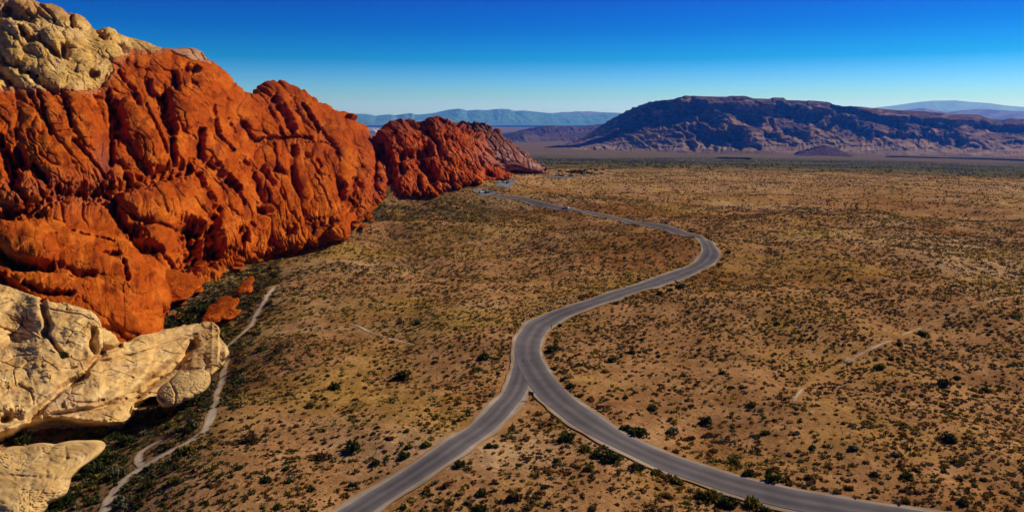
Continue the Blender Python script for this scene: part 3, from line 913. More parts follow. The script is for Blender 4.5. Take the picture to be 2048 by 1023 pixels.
def c_disp_factory(bumps, grooves, seed, scale, amp):
    def f(PX, PY, D, T):
        MPP = D/FOC
        H, M = bumps_layer(PX+1.5*fbm(PX/9, PY/9, seed, 3), PY+1.5*fbm(PX/9, PY/9, seed+2, 3), MPP, bumps)
        wx = 5*fbm(PX/25, PY/25, seed+4, 3); ang = R(52)
        a = (PX+wx)*math.sin(ang)-(PY+wx)*math.cos(ang); b = (PX+wx)*math.cos(ang)+(PY+wx)*math.sin(ang)
        f1, f2, h1 = worley(a/(13*scale), b/(30*scale), seed+6)
        g1, g2, h2 = worley(a/(5.5*scale), b/(9*scale), seed+8)
        h = H*1.9+(1-0.6*M)*((1-np.exp(-5*(f2-f1)))*4.0+h1*2.5)*amp+((1-np.exp(-5*(g2-g1)))*1.6+h2*1.4)*amp*0.8
        h = h+1.6*amp*fbm(PX/12, PY/12, seed+10, 4)
        h = h+grooves_layer(PX, PY, MPP, grooves)*1.9
        return h
    return f


px_c = np.arange(748, 1022, 0.7)
_, dbc = ground_hit(px_c, interp1(C_BASE, px_c)+0.5)
P, PX, PY, D, T = relief(px_c, C_TOP, C_BASE, [(x, max(y, 0)) for x, y in C_DT], list(zip(px_c, dbc)), 230, c_disp_factory(C_BUMPS, C_GROOVES, 301, 1.0, 1.5), back=(60, 60))
c = np.array([0.44, 0.070, 0.014])*np.ones(PX.shape+(1,))
n1 = fbm(PX/25, PY/25, 311, 4); n2 = fbm(PX/10, PY/14, 313, 4)
c = mixa(c, [0.56, 0.12, 0.03], sstep(-.1, .5, n1)); c = mixa(c, [0.20, 0.035, 0.02], .8*sstep(.1, .6, n2)); c = mixa(c, [0.22, 0.05, 0.035], .6*sstep(275, 250, PY+8*n2))
c = mixa(c, [0.42, 0.16, 0.12], .6*sstep(930, 975, PX)*sstep(345, 320, PY))
o = add_rock('red_rock_outcrop', P, c, M_RED)
tag(o, 'lumpy dark red rock outcrop between the great mountain and the road end', 'rock outcrop')

# --- the pinkish ridge behind
D_TOP = [(905, 262), (918, 256), (930, 252), (950, 253), (966, 252), (985, 260), (1000, 268), (1008, 277), (1020, 290), (1035, 302), (1052, 313), (1068, 325), (1078, 337), (1092, 343)]
D_BASE = [(905, 330), (960, 335), (1000, 332), (1030, 328), (1050, 335), (1075, 341), (1092, 347)]


def d_disp(PX, PY, D, T):
    return c_disp_factory([], [], 401, 0.85, 1.25)(PX, PY, D, T)*np.clip(T*4+0.2, 0, 1)


px_d = np.arange(905, 1093, 0.7)
P, PX, PY, D, T = relief(px_d, D_TOP, D_BASE, [(905, 930), (1000, 900), (1092, 820)], [(905, 780), (1092, 790)], 150, d_disp, back=(70, 70), under=0.35)
c = np.array([0.30, 0.115, 0.09])*np.ones(PX.shape+(1,))
n1 = fbm(PX/16, PY/16, 411, 4); n2 = fbm(PX/6, PY/8, 413, 4)
c = mixa(c, [0.50, 0.27, 0.22], sstep(-.1, .5, n1)*sstep(280, 320, PY)); c = mixa(c, [0.13, 0.05, 0.045], .8*sstep(0, .6, n2)); c = mixa(c, [0.20, 0.07, 0.055], .7*sstep(300, 262, PY))
o = add_rock('pink_rock_ridge', P, c, M_RED)
tag(o, 'dusky pink rock ridge tapering to the right behind the red outcrop', 'rock ridge')


def surf_depth(px, py):
    ci = int(np.argmin(np.abs(A_SURF[0]-px))); ri = int(np.argmin(np.abs(A_SURF[1][:, ci]-py)))
    return float(A_SURF[2][ri, ci])


# ------------------------------------------------------------------ separate slabs and boulders
def slab(name, outline, dbot, dtop, thick, mat, colf, label, cat, seed=0, amp=1.0, centre=None, cells=26, bumps=(), grooves=(), group=None, nphi=130, beds=0.22, sharp=2.0, lump=0.10):
    """a closed rock: a star-shaped outline around its centre, bulging towards us and away"""
    o = np.array(outline, float)
    c = np.array(centre) if centre is not None else o.mean(0)
    ang = np.unwrap(np.arctan2(o[:, 1]-c[1], o[:, 0]-c[0]))
    if ang[-1] < ang[0]: o = o[::-1]; ang = np.unwrap(np.arctan2(o[:, 1]-c[1], o[:, 0]-c[0]))
    rad = np.hypot(*(o-c).T)
    th = np.linspace(0, 2*math.pi, 361)[:-1]
    rr = np.interp(th, ang, rad, period=2*math.pi)
    rr = np.convolve(np.r_[rr[-2:], rr, rr[:2]], np.array([.1, .2, .4, .2, .1]), mode='valid')
    ft = np.fft.rfft(rr); ft[5:] = 0; rs = np.minimum(np.fft.irfft(ft, 360), rr*1.12)
    n = nphi
    g = np.sin(np.linspace(-1, 1, n)*math.pi/2*0.999)*0.35+np.linspace(-1, 1, n)*0.65
    A, B = np.meshgrid(g, g, indexing='ij')
    u = A*np.sqrt(1-B*B/2); v = B*np.sqrt(1-A*A/2)          # square grid bent into a disc
    rho = np.clip(np.hypot(u, v), 0, 1); TH = np.arctan2(v, u) % (2*math.pi)
    r1 = np.interp(TH, th, rr, period=2*math.pi); r0 = np.interp(TH, th, rs, period=2*math.pi)
    RR = (r0*(1-rho**4)+r1*rho**4)
    PX = c[0]+RR*u; PY = c[1]+RR*v
    yb = o[:, 1].max(); yt = o[:, 1].min()
    Dp = dbot+(dtop-dbot)*np.clip((yb-PY)/(yb-yt), 0, 1)
    gy = np.linspace(yt-2, yb+2, 40); _, gd = ground_hit(np.full(40, max(c[0], 40.0)), gy)
    Dp = np.minimum(Dp, np.interp(PY, gy, gd)*0.985)
    e = np.sqrt(np.clip(1-rho**2, 0, 1))**(1.4/sharp)
    MPP = Dp/FOC
    H, M = bumps_layer(PX, PY, MPP, bumps)
    ww = 6*fbm(PX/30, PY/30, seed, 2)
    f1, f2, h1 = worley((PX+ww)/cells, (PY+ww)/(cells*0.6), seed+1)
    h = (1-np.exp(-4*(f2-f1)))*1.0+h1*0.7
    h = h*amp*cells/26*lump+0.9*amp*fbm(PX/60, PY/40, seed+3, 3)+0.10*fbm(PX/9, PY/6, seed+5, 3)
    q = np.abs(fbm(PX/50, PY/9, seed+9, 3)); h = h-beds*np.exp(-(q/0.05)**2)
    q = np.abs(fbm(PX/24+PY/40, PY/34, seed+15, 3)); h = h-beds*1.2*np.exp(-(q/0.03)**2)
    e1, e2, eh = worley((PX+2*ww+.6*PY)/(cells*.8)+seed, (PY-.25*PX)/(cells*.35), seed+21)
    h = h-0.5*amp*np.exp(-((e2-e1)/0.035)**2)*sstep(.0, .5, fbm(PX/60, PY/40, seed+31, 2))+.15*amp*(eh-.5)
    q = (PY-.32*PX+9*fbm(PX/60, PY/60, seed+41, 2))/13.0; fr = q-np.floor(q)
    h = h+.38*amp*fr*(1-sstep(.84, 1, fr))*sstep(-.15, .35, fbm(PX/55, PY/40, seed+43, 2))
    h = h+H+grooves_layer(PX, PY, MPP, grooves)
    fade = np.clip((1-rho)*14, 0, 1)
    P = at_depth(PX, PY, Dp-thick*e-h*fade)
    Pb = at_depth(PX, PY, Dp+thick*e*2.2)
    col = colf(PX, PY)
    V = np.concatenate([P.reshape(-1, 3), Pb.reshape(-1, 3)])
    loc = V.mean(0); loc[2] = V[:, 2].min()
    F = grid_faces(n, n)
    F2 = F[:, ::-1]+n*n
    ob = mesh_obj(name, V-loc, np.concatenate([F, F2]), mat, np.concatenate([col.reshape(-1, 3)]*2))
    ob.location = loc
    tag(ob, label, cat, group)
    return ob


def tancol(seed, warm=0.3):
    def f(PX, PY):
        c = TAN2*np.ones(PX.shape+(1,))
        c = mixa(c, [0.76, 0.51, 0.22], sstep(0, .5, fbm(PX/40, PY/25, seed, 4)))
        c = mixa(c, [0.50, 0.27, 0.085], warm*sstep(0, .6, fbm(PX/50, PY/30, seed+4, 3)))
        return mixa(c, [0.34, 0.22, 0.14], .5*sstep(.15, .6, fbm(PX/18, PY/8, seed+8, 4)))
    return f


def redcol(seed):
    def f(PX, PY):
        c = RED*np.ones(PX.shape+(1,))
        c = mixa(c, RED2, sstep(0, .5, fbm(PX/20, PY/15, seed, 4)))
        return mixa(c, RED3, .6*sstep(.1, .6, fbm(PX/10, PY/8, seed+8, 4)))
    return f


k4 = 2.557
t4 = lambda pts: [(x/k4, 623+y/k4) for x, y in pts]
P_TOP = [(-130, 556), (-60, 556), (0, 570), (41, 584), (74, 601), (86, 606), (110, 605), (150, 611), (182, 621), (196, 636), (203, 656), (222, 662), (240, 684), (258, 684), (290, 672), (330, 660), (365, 654), (400, 649), (425, 645), (436, 655), (440, 674), (452, 690), (458, 704)]
P_BASE = [(-130, 878), (-40, 868), (0, 861), (30, 852), (60, 840), (95, 830), (130, 832), (200, 842), (246, 842), (262, 832), (272, 806), (300, 792), (330, 790), (380, 775), (412, 758), (425, 742), (446, 725), (458, 710)]
P_BUMPS = [(30, 622, 95, 48, 12, .40), (-60, 640, 80, 60, 0, .4), (142, 658, 62, 46, 15, .42), (60, 745, 120, 66, -20, .28), (178, 712, 52, 24, -32, .35), (18, 800, 36, 32, 0, .5), (52, 812, 28, 26, 0, .5), (235, 748, 170, 46, -27, .42), (128, 795, 60, 34, -8, .62),
           (205, 826, 72, 17, -5, .55), (275, 702, 92, 20, -12, .6), (372, 672, 74, 20, -18, .5), (408, 722, 50, 34, -38, .55), (210, 682, 28, 22, 25, .95), (-60, 780, 70, 80, 0, .35), (340, 705, 60, 22, -30, .4), (385, 745, 40, 20, -30, .5)]
P_GROOVES = [([(84, 598), (88, 630), (98, 655), (92, 668)], 6, 34), ([(92, 668), (112, 695), (127, 713)], 4, 22), ([(165, 752), (186, 722), (206, 706), (240, 692)], 4, 26), ([(62, 838), (88, 806), (128, 776), (168, 752)], 6, 40),
             ([(262, 815), (284, 778), (316, 752), (345, 730), (372, 704), (386, 690)], 8, 46), ([(186, 660), (182, 680), (190, 703)], 6, 36), ([(0, 730), (25, 715), (60, 712)], 2, 9), ([(148, 806), (180, 805), (204, 802)], 2, 9),
             ([(88, 832), (150, 822), (205, 814), (252, 796)], 3, 18), ([(4, 838), (16, 834)], 7, 34), ([(200, 722), (262, 712), (330, 690), (392, 668)], 2, 10), ([(60, 668), (0, 655), (-60, 650)], 2, 10), ([(20, 640), (50, 652)], 1.8, 7),
             ([(100, 620), (150, 632), (185, 640)], 1.6, 6), ([(352, 738), (366, 728), (380, 724)], 2.5, 14), ([(36, 770), (60, 785), (66, 810)], 2, 8), ([(120, 740), (150, 735)], 1.6, 6), ([(240, 655), (300, 700)], 1.5, 4)]


def p_disp(PX, PY, D, T):
    MPP = D/FOC
    H, M = bumps_layer(PX+3*fbm(PX/30, PY/30, 1001, 3), PY+3*fbm(PX/30, PY/30, 1003, 3), MPP, P_BUMPS)
    h = H*1.5+1.1*fbm(PX/55, PY/40, 1005, 3)+0.16*fbm(PX/9, PY/6, 1007, 3)
    g = grooves_layer(PX+3.5*fbm(PX/34, PY/34, 1009, 2), PY+3.5*fbm(PX/34, PY/34, 1011, 2), MPP, P_GROOVES, .25)
    sp = sstep(-.1, .45, fbm(PX/60, PY/45, 1013, 3))
    e1, e2, eh = worley((PX+.7*PY)/62, (PY-.3*PX)/24, 1015)
    h = h-0.55*np.exp(-((e2-e1)/0.04)**2)*sp+.35*(eh-.5)
    q = (PY+.36*PX+8*fbm(PX/60, PY/60, 1017, 2))/11.0; fr = q-np.floor(q)
    h = h+.42*fr*(1-sstep(.85, 1, fr))*sstep(-.2, .35, fbm(PX/50, PY/40, 1019, 2))
    f1, f2, fh = worley(PX/7, PY/5, 1021)
    h = h+0.35*((1-np.exp(-5*(f2-f1)))+fh)*sstep(.25, .6, fbm(PX/40, PY/30, 1023, 3))
    return h+g


px_p = np.concatenate([np.arange(-560, -130, 3.0), np.arange(-130, 459, 1.0)])
_, gb = ground_hit(px_p, interp1(P_BASE, px_p)); _, gt = ground_hit(px_p, interp1(P_TOP, px_p))
def _sm(v, m):
    k = np.hanning(m+2)[1:-1]; k /= k.sum()
    return np.convolve(np.pad(v, m//2, mode='edge'), k, mode='valid')
gb = _sm(np.minimum(gb, 190), 31)*np.interp(px_p, [0, 240, 300, 458], [.93, .93, .965, .972]); gt = _sm(gt, 31)*np.interp(px_p, [0, 200, 300, 458], [.93, .93, .955, .972])
ms = np.array([surf_depth(float(x), float(y))-5.0 for x, y in zip(px_p, interp1(P_TOP, px_p)+6)])
ms = _sm(ms, 81)-3
gt = np.where(px_p < 305, np.minimum(gt, ms), gt); gt = _sm(gt, 41)
P, PX, PY, D, T = relief(px_p, P_TOP, P_BASE, list(zip(px_p, gt)), list(zip(px_p, gb)), 330, p_disp, back=(22, 24), under=0.22, recede=6.0)
c = tancol(4, .7)(PX, PY)
c = mixa(c, [0.62, 0.30, 0.09], .55*np.exp(-((PX-185)/32)**2-((PY-722)/16)**2)); c = mixa(c, [0.40, 0.27, 0.18], .55*np.exp(-((PX-130)/55)**2-((PY-800)/26)**2))
PALE = (PX[0].copy(), PY.copy(), (P[..., 1]*CP+(CAM_H-P[..., 2])*SP).copy())
loc = P[4:334].reshape(-1, 3).mean(0)
o = add_rock('pale_rock_ledges', P-loc, c, M_TAN); o.location = loc
tag(o, 'broad connected ledges of cream sandstone running down from the red apron toward the footpath', 'rock')
slab('pale_boulder', [(314, 800), (314, 784), (322, 772), (338, 762), (350, 750), (380, 745), (408, 738), (420, 746), (421, 764), (412, 778), (392, 790), (368, 800), (345, 812), (324, 811)], 155, 168, 4.5, M_TAN, tancol(17),
     'squat pale block with a round end, lowest one beside the dark bushes of the gully', 'boulder', 565, .16, centre=(366, 776), cells=36, grooves=[([(318, 790), (330, 800)], 3, 6), ([(340, 764), (352, 785), (350, 806)], 2, 5)])
slab('pale_rock_slab', [(-150, 905), (-60, 896), (0, 899), (50, 892), (110, 888), (170, 880), (205, 880), (214, 890), (196, 912), (160, 936), (142, 955), (134, 985), (100, 1005), (60, 1040), (20, 1075), (-150, 1090)], 108, 136, 6, M_TAN, tancol(9, .2),
     'smooth pale slab in the bottom left corner', 'rock', 581, .45, centre=(40, 975), cells=90, grooves=[([(0, 950), (60, 952), (140, 960)], 2.2, 5), ([(130, 893), (134, 915), (120, 930)], 2.4, 5)])
k3 = 2.924
t3 = lambda pts: [(x/k3, 350+y/k3) for x, y in pts]
slab('red_rock_slab', t3([(715, 525), (760, 505), (860, 500), (930, 520), (1000, 550), (1080, 580), (1160, 600), (1190, 625), (1175, 655), (1140, 680), (1120, 710), (1040, 735), (930, 730), (840, 700), (770, 650), (735, 600)]), 236, 262, 7, M_RED, redcol(11),
     'long red block with a dark shaded underside, lying above the green gully', 'rock', 601, .4, centre=(322, 559), cells=40)
slab('red_boulder', t3([(745, 650), (800, 650), (850, 680), (880, 720), (900, 715), (960, 735), (1000, 775), (940, 800), (860, 800), (800, 760), (760, 730)]), 218, 226, 4, M_RED, redcol(12), 'red boulder at the foot of the apron, under the long red block', 'boulder', 611, .5,
     centre=(296, 600), cells=24)
slab('red_rock_outcrop', t3([(1175, 865), (1200, 810), (1260, 750), (1340, 705), (1395, 700), (1400, 740), (1370, 780), (1415, 790), (1390, 815), (1300, 840), (1240, 865)]), 224, 240, 2.5, M_RED, redcol(13), 'low layered red outcrop among green bushes beside the footpath', 'rock outcrop', 621, .8,
     centre=(438, 622), cells=22)
slab('red_rock_outcrop', t3([(1375, 690), (1400, 650), (1440, 610), (1480, 590), (1490, 610), (1470, 640), (1480, 660), (1420, 690)]), 240, 252, 3, M_RED, redcol(14), 'small red outcrop above the layered one, left of the footpath end', 'rock outcrop', 631, .7,
     centre=(492, 575), cells=16)
# loose boulders along the foot of the mountain
bl = [(1130, 660, 60, 30, 'flat red boulder at the tip of the long red block'), (1055, 740, 32, 22, 'small red boulder in the green gully under the long red block'), (1040, 820, 34, 18, 'small orange rock among bushes at the gully floor')]
for i, (x, y, w, h, lb) in enumerate(bl):
    cx, cy = x/k3, 350+y/k3; w /= k3; h /= k3
    _, dd = ground_hit([cx], [cy+h*0.8]); dd = float(dd[0])
    pts = [(cx+w*math.cos(t)*(1+.2*math.sin(3*t+i)), cy+h*math.sin(t)*(1+.15*math.cos(2*t+i))) for t in np.linspace(0, 6.0, 12)]
    slab('red_boulder', pts, dd, dd+h*.3, w*dd/FOC*.7, M_RED, redcol(20+i), lb, 'boulder', 640+i, .3, centre=(cx, cy), cells=14, nphi=50)
bl = [(705, 432, 9, 6), (722, 437, 7, 5), (737, 433, 8, 5), (712, 447, 10, 6), (690, 456, 11, 7), (728, 452, 6, 4), (672, 466, 9, 6), (744, 441, 5, 4), (648, 476, 12, 6), (560, 497, 14, 7), (515, 508, 16, 6), (612, 486, 12, 6)]
wh = ['topmost', 'second', 'rightmost', 'middle', 'big', 'small', 'low', 'tiny outlying', 'flat', 'long', 'leftmost', 'squat']
for i, (cx, cy, w, h) in enumerate(bl):
    _, dd = ground_hit([cx], [cy+h*0.7]); dd = float(dd[0])
    pts = [(cx+w*math.cos(t)*(1+.2*math.sin(3*t+i)), cy+h*math.sin(t)*(1+.15*math.cos(2*t+i))) for t in np.linspace(0, 6.0, 12)]
    slab('red_boulder', pts, dd, dd+h*.3, w*dd/FOC*.8, M_RED, redcol(50+i), wh[i]+' red boulder of those strewn where the mountain foot meets the scrub slope', 'boulder', 660+i, .5, centre=(cx, cy), cells=9, nphi=40,
         group='red boulders at the mountain foot')



g_ = np.random.default_rng(77)
for i in range(84):
    if i < 66: cx = g_.uniform(350, 745); cy = float(interp1(A_BASE, cx))-g_.uniform(-9, 24)
    else: cx = g_.uniform(20, 330); cy = g_.uniform(372, 418)
    w = g_.uniform(5, 14)*(1.25-cx/1500); h = w*g_.uniform(.5, .8)
    dd = surf_depth(cx, cy)-1.0
    _, gd = ground_hit([cx], [cy+h*.7]); dd = min(dd, float(gd[0]))
    pts = [(cx+w*math.cos(t)*(1+.22*math.sin(3*t+i)), cy+h*math.sin(t)*(1+.18*math.cos(2*t+i))) for t in np.linspace(0, 6.0, 12)]
    slab('red_boulder', pts, dd, dd+h*.2, w*dd/FOC*.85, M_RED, redcol(90+i), 'rounded red boulder heaped with others along the lower foot of the red mountain' if i < 66 else 'small red block in the rubble shelf halfway up the left side of the mountain', 'boulder', 760+i*3, .6,
         centre=(cx, cy), cells=10, nphi=34, group='boulders heaped along the mountain foot' if i < 66 else 'blocks in the rubble shelf')

# ------------------------------------------------------------------ far hills
def far_relief(name, top, base, dt, db, col, disp, label, px0, px1, step, nv, back, mat=M_FAR, under=0.3, kind='structure', smooth=0):
    px = np.arange(px0, px1, step)
    P, PX, PY, D, T = relief(px, top, base, dt, db, nv, disp, back=back, under=under)
    c = col(PX, PY, T, P)
    o = add_rock(name, P, c, mat)
    tag(o, label, kind=kind)
    return o


ME_TOP = [(990, 300), (1030, 297), (1080, 294), (1120, 290), (1160, 283), (1200, 270), (1241, 249), (1258, 241), (1275, 229), (1295, 212), (1308, 202), (1324, 196.5), (1345, 197), (1357, 199), (1361, 193), (1370, 190.5), (1400, 191), (1457, 192.5), (1461, 190.5),
          (1490, 190.5), (1506, 195.5), (1544, 197), (1547, 194), (1568, 194), (1573, 199), (1614, 200.5), (1618, 199.5), (1655, 203), (1668, 207), (1700, 211), (1738, 214), (1800, 219.6), (1846, 221), (1904, 226.6), (1940, 228), (1958, 228.7),
          (1978, 236), (2005, 239.5), (2014, 237), (2024, 235), (2048, 238), (2150, 244), (2300, 262)]
ME_BASE = [(990, 303), (1080, 305), (1200, 307), (1500, 309), (1800, 313), (2048, 319), (2300, 321)]
m7 = 2.415
ME_DARK = crp(m7, 1200, 150, [([(150, 230), (240, 170), (300, 130), (330, 160)], 26, 60), ([(230, 200), (330, 220), (420, 190), (450, 150), (480, 150)], 24, 75), ([(470, 260), (520, 300), (640, 300), (670, 310)], 34, 95), ([(500, 200), (560, 230)], 22, 50),
                              ([(690, 190), (760, 215)], 24, 70), ([(600, 145), (780, 175), (920, 190)], 9, 45), ([(860, 150), (960, 165), (1060, 190)], 14, 60), ([(950, 200), (1060, 230), (1100, 250)], 16, 45), ([(1130, 220), (1230, 250), (1290, 270)], 30, 85),
                              ([(1130, 150), (1250, 180), (1400, 220), (1470, 250)], 12, 60), ([(1340, 280), (1540, 300)], 14, 60), ([(1570, 270), (1620, 300), (1740, 320)], 26, 85), ([(800, 285), (860, 300)], 10, 45), ([(900, 270), (990, 300)], 14, 55),
                              ([(1500, 210), (1700, 250)], 8, 40), ([(700, 325), (770, 350)], 8, 40), ([(820, 200), (840, 260)], 8, 30), ([(400, 250), (430, 300), (440, 340)], 22, 35), ([(1820, 240), (2040, 260)], 9, 35), ([(1980, 320), (2040, 322)], 8, 35),
                              ([(1770, 350), (1850, 350)], 8, 25), ([(100, 240), (160, 215)], 12, 30)])


def me_disp(PX, PY, D, T):
    MPP = D/FOC
    H = grooves_layer(PX+4*fbm(PX/18, PY/12, 701, 3), PY+2.5*fbm(PX/18, PY/12, 703, 3), MPP, ME_DARK)*2.3
    wx = 12*fbm(PX/60, PY/30, 711, 3)
    a = PX*0.75-(PY)*1.3
    g = np.abs(fbm((a+wx)/40, PY/90, 713, 4))
    g2 = np.abs(fbm((PX+wx)/13, PY/50, 715, 4))
    Tc = np.clip(T, 0, 1)
    h = g*120*sstep(0.0, 0.35, Tc)*(1-0.55*sstep(0.8, 1, Tc))+g2*45*(0.35+0.65*sstep(.5, 0.0, Tc))
    # terraces
    q = (PY+0.06*PX+3*fbm(PX/40, PY/40, 719, 3))/11.0
    fr = q-np.floor(q)
    h = h+18*sstep(0.0, .8, fr)*(1-sstep(.85, 1, fr))
    h = h+10*fbm(PX/6, PY/4, 721, 3)
    tt = Tc+.05*fbm(PX/50, PY/50, 725, 3)
    h = h+170*(-sstep(.35, .80, tt)+sstep(.80, .875, tt)-.3*sstep(.88, 1, tt))
    return (h*1.0-35)*np.clip(Tc*5, 0, 1)*(1-.5*sstep(.93, 1, T))+H


def me_col(PX, PY, T, P):
    c = np.array([0.155, 0.098, 0.075])*np.ones(PX.shape+(1,))
    n1 = fbm(PX/60, PY/14, 731, 4); n2 = fbm((PX+PY)/25, PY/7, 733, 4)
    c = mixa(c, [0.38, 0.22, 0.13], sstep(0, .5, n1)); c = mixa(c, [0.10, 0.055, 0.045], .8*sstep(.0, .5, n2)); c = mixa(c, [0.38, 0.25, 0.165], .85*sstep(262, 300, PY+5*n2)); c = mixa(c, [0.19, 0.13, 0.065], sstep(.14, .0, T+.05*n1))
    return mixa(c, [0.11, 0.08, 0.045], .6*sstep(0.1, .5, fbm(PX/30, PY/9, 735, 3)))


far_relief('mesa', ME_TOP, ME_BASE, [(990, 7400), (1200, 7300), (1300, 7100), (1345, 6950), (1362, 6800), (2048, 7100), (2300, 7400)], [(990, 6500), (1200, 6000), (1350, 5600), (1500, 5350), (2300, 5300)], me_col, me_disp,
           'broad flat topped brown mesa with navy shadowed ravines across the plain', 990, 2300, 0.9, 200, (1600, 420), under=0.25)
# small dark hill in front of it
MK_TOP = [(1590, 310), (1605, 304), (1622, 299), (1640, 293), (1652, 290.5), (1664, 293), (1676, 298), (1690, 304), (1705, 310)]
far_relief('dark_hill', MK_TOP, [(1590, 311), (1705, 312)], [(1590, 5200), (1705, 5200)], [(1590, 4950), (1705, 4950)], lambda a, b, t, p: np.array([.10, .06, .06])*(1+.4*fbm(a/8, b/4, 741, 3))[..., None],
           lambda a, b, d, t: (18*np.abs(fbm(a/8, b/12, 743, 4))-6)*np.clip(t*3, 0, 1), 'small dark hill at the foot of the mesa', 1590, 1705.5, 0.8, 40, (260, 90))


def hill_disp(seed, amp, sx=20, sy=10):
    def f(PX, PY, D, T):
        h = amp*(np.abs(fbm((PX-PY)/sx, PY/sy/2, seed, 4))+0.3*fbm(PX/sx*3, PY/sy*3, seed+3, 3))
        return (h-amp*.25)*np.clip(T*4, 0, 1)*(1-.8*sstep(.8, 1, T))
    return f


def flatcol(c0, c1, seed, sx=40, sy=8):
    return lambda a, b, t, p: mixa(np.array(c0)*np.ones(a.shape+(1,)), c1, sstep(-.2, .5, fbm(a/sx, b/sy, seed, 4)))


far_relief('brown_hills', [(960, 300), (985, 286), (1008, 277), (1030, 268), (1048, 263), (1062, 265), (1078, 272), (1100, 276), (1130, 273), (1160, 268), (1200, 262), (1260, 260), (1330, 268)],
           [(960, 304), (1330, 304)], [(960, 10300), (1330, 10600)], [(960, 8600), (1330, 9000)], flatcol((.13, .085, .06), (.07, .06, .045), 751), hill_disp(753, 60), 'low brown hills left of the mesa', 960, 1330, 1.0, 60, (1500, 300))
far_relief('purple_hills', [(900, 275), (960, 270), (1020, 266), (1068, 262), (1090, 254), (1110, 251), (1140, 252), (1170, 254), (1196, 251), (1210, 248), (1225, 251), (1260, 247), (1320, 246), (1400, 250)],
           [(900, 278), (1400, 276)], [(900, 12500), (1400, 13000)], [(900, 10500), (1400, 10500)], flatcol((.13, .07, .07), (.06, .04, .045), 761), hill_disp(763, 110, 16, 6), 'low purple hills behind the brown ones', 900, 1400, 1.0, 40, (2000, 300))
LR = [(300, 236), (500, 232), (640, 229), (690, 227.5), (706, 229), (723, 227.4), (735, 228), (744, 230), (752, 232), (764, 231), (774, 229.5), (782, 229), (789, 231), (794, 233), (800, 231.5), (806, 229), (817, 228.4), (824, 226.4), (829, 229), (845, 229.4),
      (860, 227.5), (875, 226), (886, 224.4), (898.5, 222), (908, 219.6), (919, 217.3), (927, 219), (934, 221.4), (945, 220.4), (958, 219.4), (972, 220.5), (988, 220.4), (997, 218), (1006, 217.6), (1018, 218.5), (1029.6, 222), (1047, 221), (1062, 222.5),
      (1077, 224), (1107, 227), (1137, 228), (1167, 229), (1196, 228), (1220, 226.4), (1241, 227), (1271, 227), (1300, 228), (1500, 230)]
far_relief('distant_mountains', LR, [(300, 251), (1500, 251)], [(300, 33000), (1500, 33000)], [(300, 28000), (1500, 28000)], flatcol((.11, .24, .37), (.09, .20, .32), 771, 30, 6), hill_disp(773, 110, 26, 14),  # blue of the distance haze painted into the rock colour
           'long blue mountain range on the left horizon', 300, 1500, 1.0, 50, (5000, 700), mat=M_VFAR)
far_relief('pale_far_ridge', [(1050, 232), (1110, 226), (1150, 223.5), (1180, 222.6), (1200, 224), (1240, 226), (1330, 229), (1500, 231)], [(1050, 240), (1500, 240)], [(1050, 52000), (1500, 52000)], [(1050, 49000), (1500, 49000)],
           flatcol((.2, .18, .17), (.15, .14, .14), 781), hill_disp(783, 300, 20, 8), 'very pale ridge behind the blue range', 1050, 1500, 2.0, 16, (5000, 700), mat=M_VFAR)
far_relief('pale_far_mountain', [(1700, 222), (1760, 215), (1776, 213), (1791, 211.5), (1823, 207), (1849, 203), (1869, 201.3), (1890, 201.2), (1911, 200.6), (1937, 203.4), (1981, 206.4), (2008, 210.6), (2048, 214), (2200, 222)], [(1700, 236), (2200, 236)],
           [(1700, 56000), (2200, 56000)], [(1700, 52000), (2200, 52000)], flatcol((.30, .38, .45), (.26, .33, .40), 791), hill_disp(793, 120, 30, 10), 'broad pale blue mountain on the right horizon', 1700, 2200, 2.0, 24, (6000, 900), mat=M_VFAR)  # rock colour painted pale and bluish to stand in for thick haze
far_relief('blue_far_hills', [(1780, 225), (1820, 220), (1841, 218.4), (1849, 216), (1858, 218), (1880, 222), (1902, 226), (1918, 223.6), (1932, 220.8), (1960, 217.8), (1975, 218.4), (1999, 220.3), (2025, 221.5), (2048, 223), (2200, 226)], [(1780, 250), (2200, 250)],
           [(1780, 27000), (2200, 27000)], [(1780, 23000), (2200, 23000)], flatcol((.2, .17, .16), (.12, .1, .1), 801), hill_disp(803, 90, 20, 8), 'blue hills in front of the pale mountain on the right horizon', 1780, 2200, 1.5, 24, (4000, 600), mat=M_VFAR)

# ------------------------------------------------------------------ plants
def tuft(n, seed, w=1.0, h=0.75, leaf=0.30, up=0.5):
    """many small leaf-clump faces filling a low dome of unit half-width"""
    g = np.random.default_rng(seed)
    V = []; F = []; S = []
    lob = [(g.uniform(-.45, .45), g.uniform(-.45, .45), g.uniform(.45, .8)) for _ in range(4)]
    for i in range(n):
        lx, ly, lr = lob[g.integers(0, 4)]
        a = g.uniform(0, 2*math.pi); ph = math.acos(g.uniform(0.0, 1)); rr = lr*g.uniform(.6, 1.0)
        c = np.array([lx+rr*math.sin(ph)*math.cos(a)*w*.8, ly+rr*math.sin(ph)*math.sin(a)*w*.8, h*(0.1+rr*math.cos(ph)*1.1)])
        d = np.array([math.sin(ph)*math.cos(a), math.sin(ph)*math.sin(a), math.cos(ph)+up]); d /= np.linalg.norm(d)
        q = np.cross(d, g.normal(size=3)); q /= np.linalg.norm(q); q2 = np.cross(d, q)
        s = leaf*g.uniform(.6, 1.4)
        b = len(V)
        V += [c+q*s*.5-d*s*.3, c-q*s*.5-d*s*.3+q2*s*.2, c+d*s*.9+q2*s*g.uniform(-.4, .4)]
        if g.uniform() < .5:
            V.append(c+q2*s*.6); F.append([b, b+1, b+2]); F.append([b, b+3, b+2]); S += [1]*4
        else:
            F.append([b, b+1, b+2]); S += [1]*3
    return np.array(V), np.array(F)


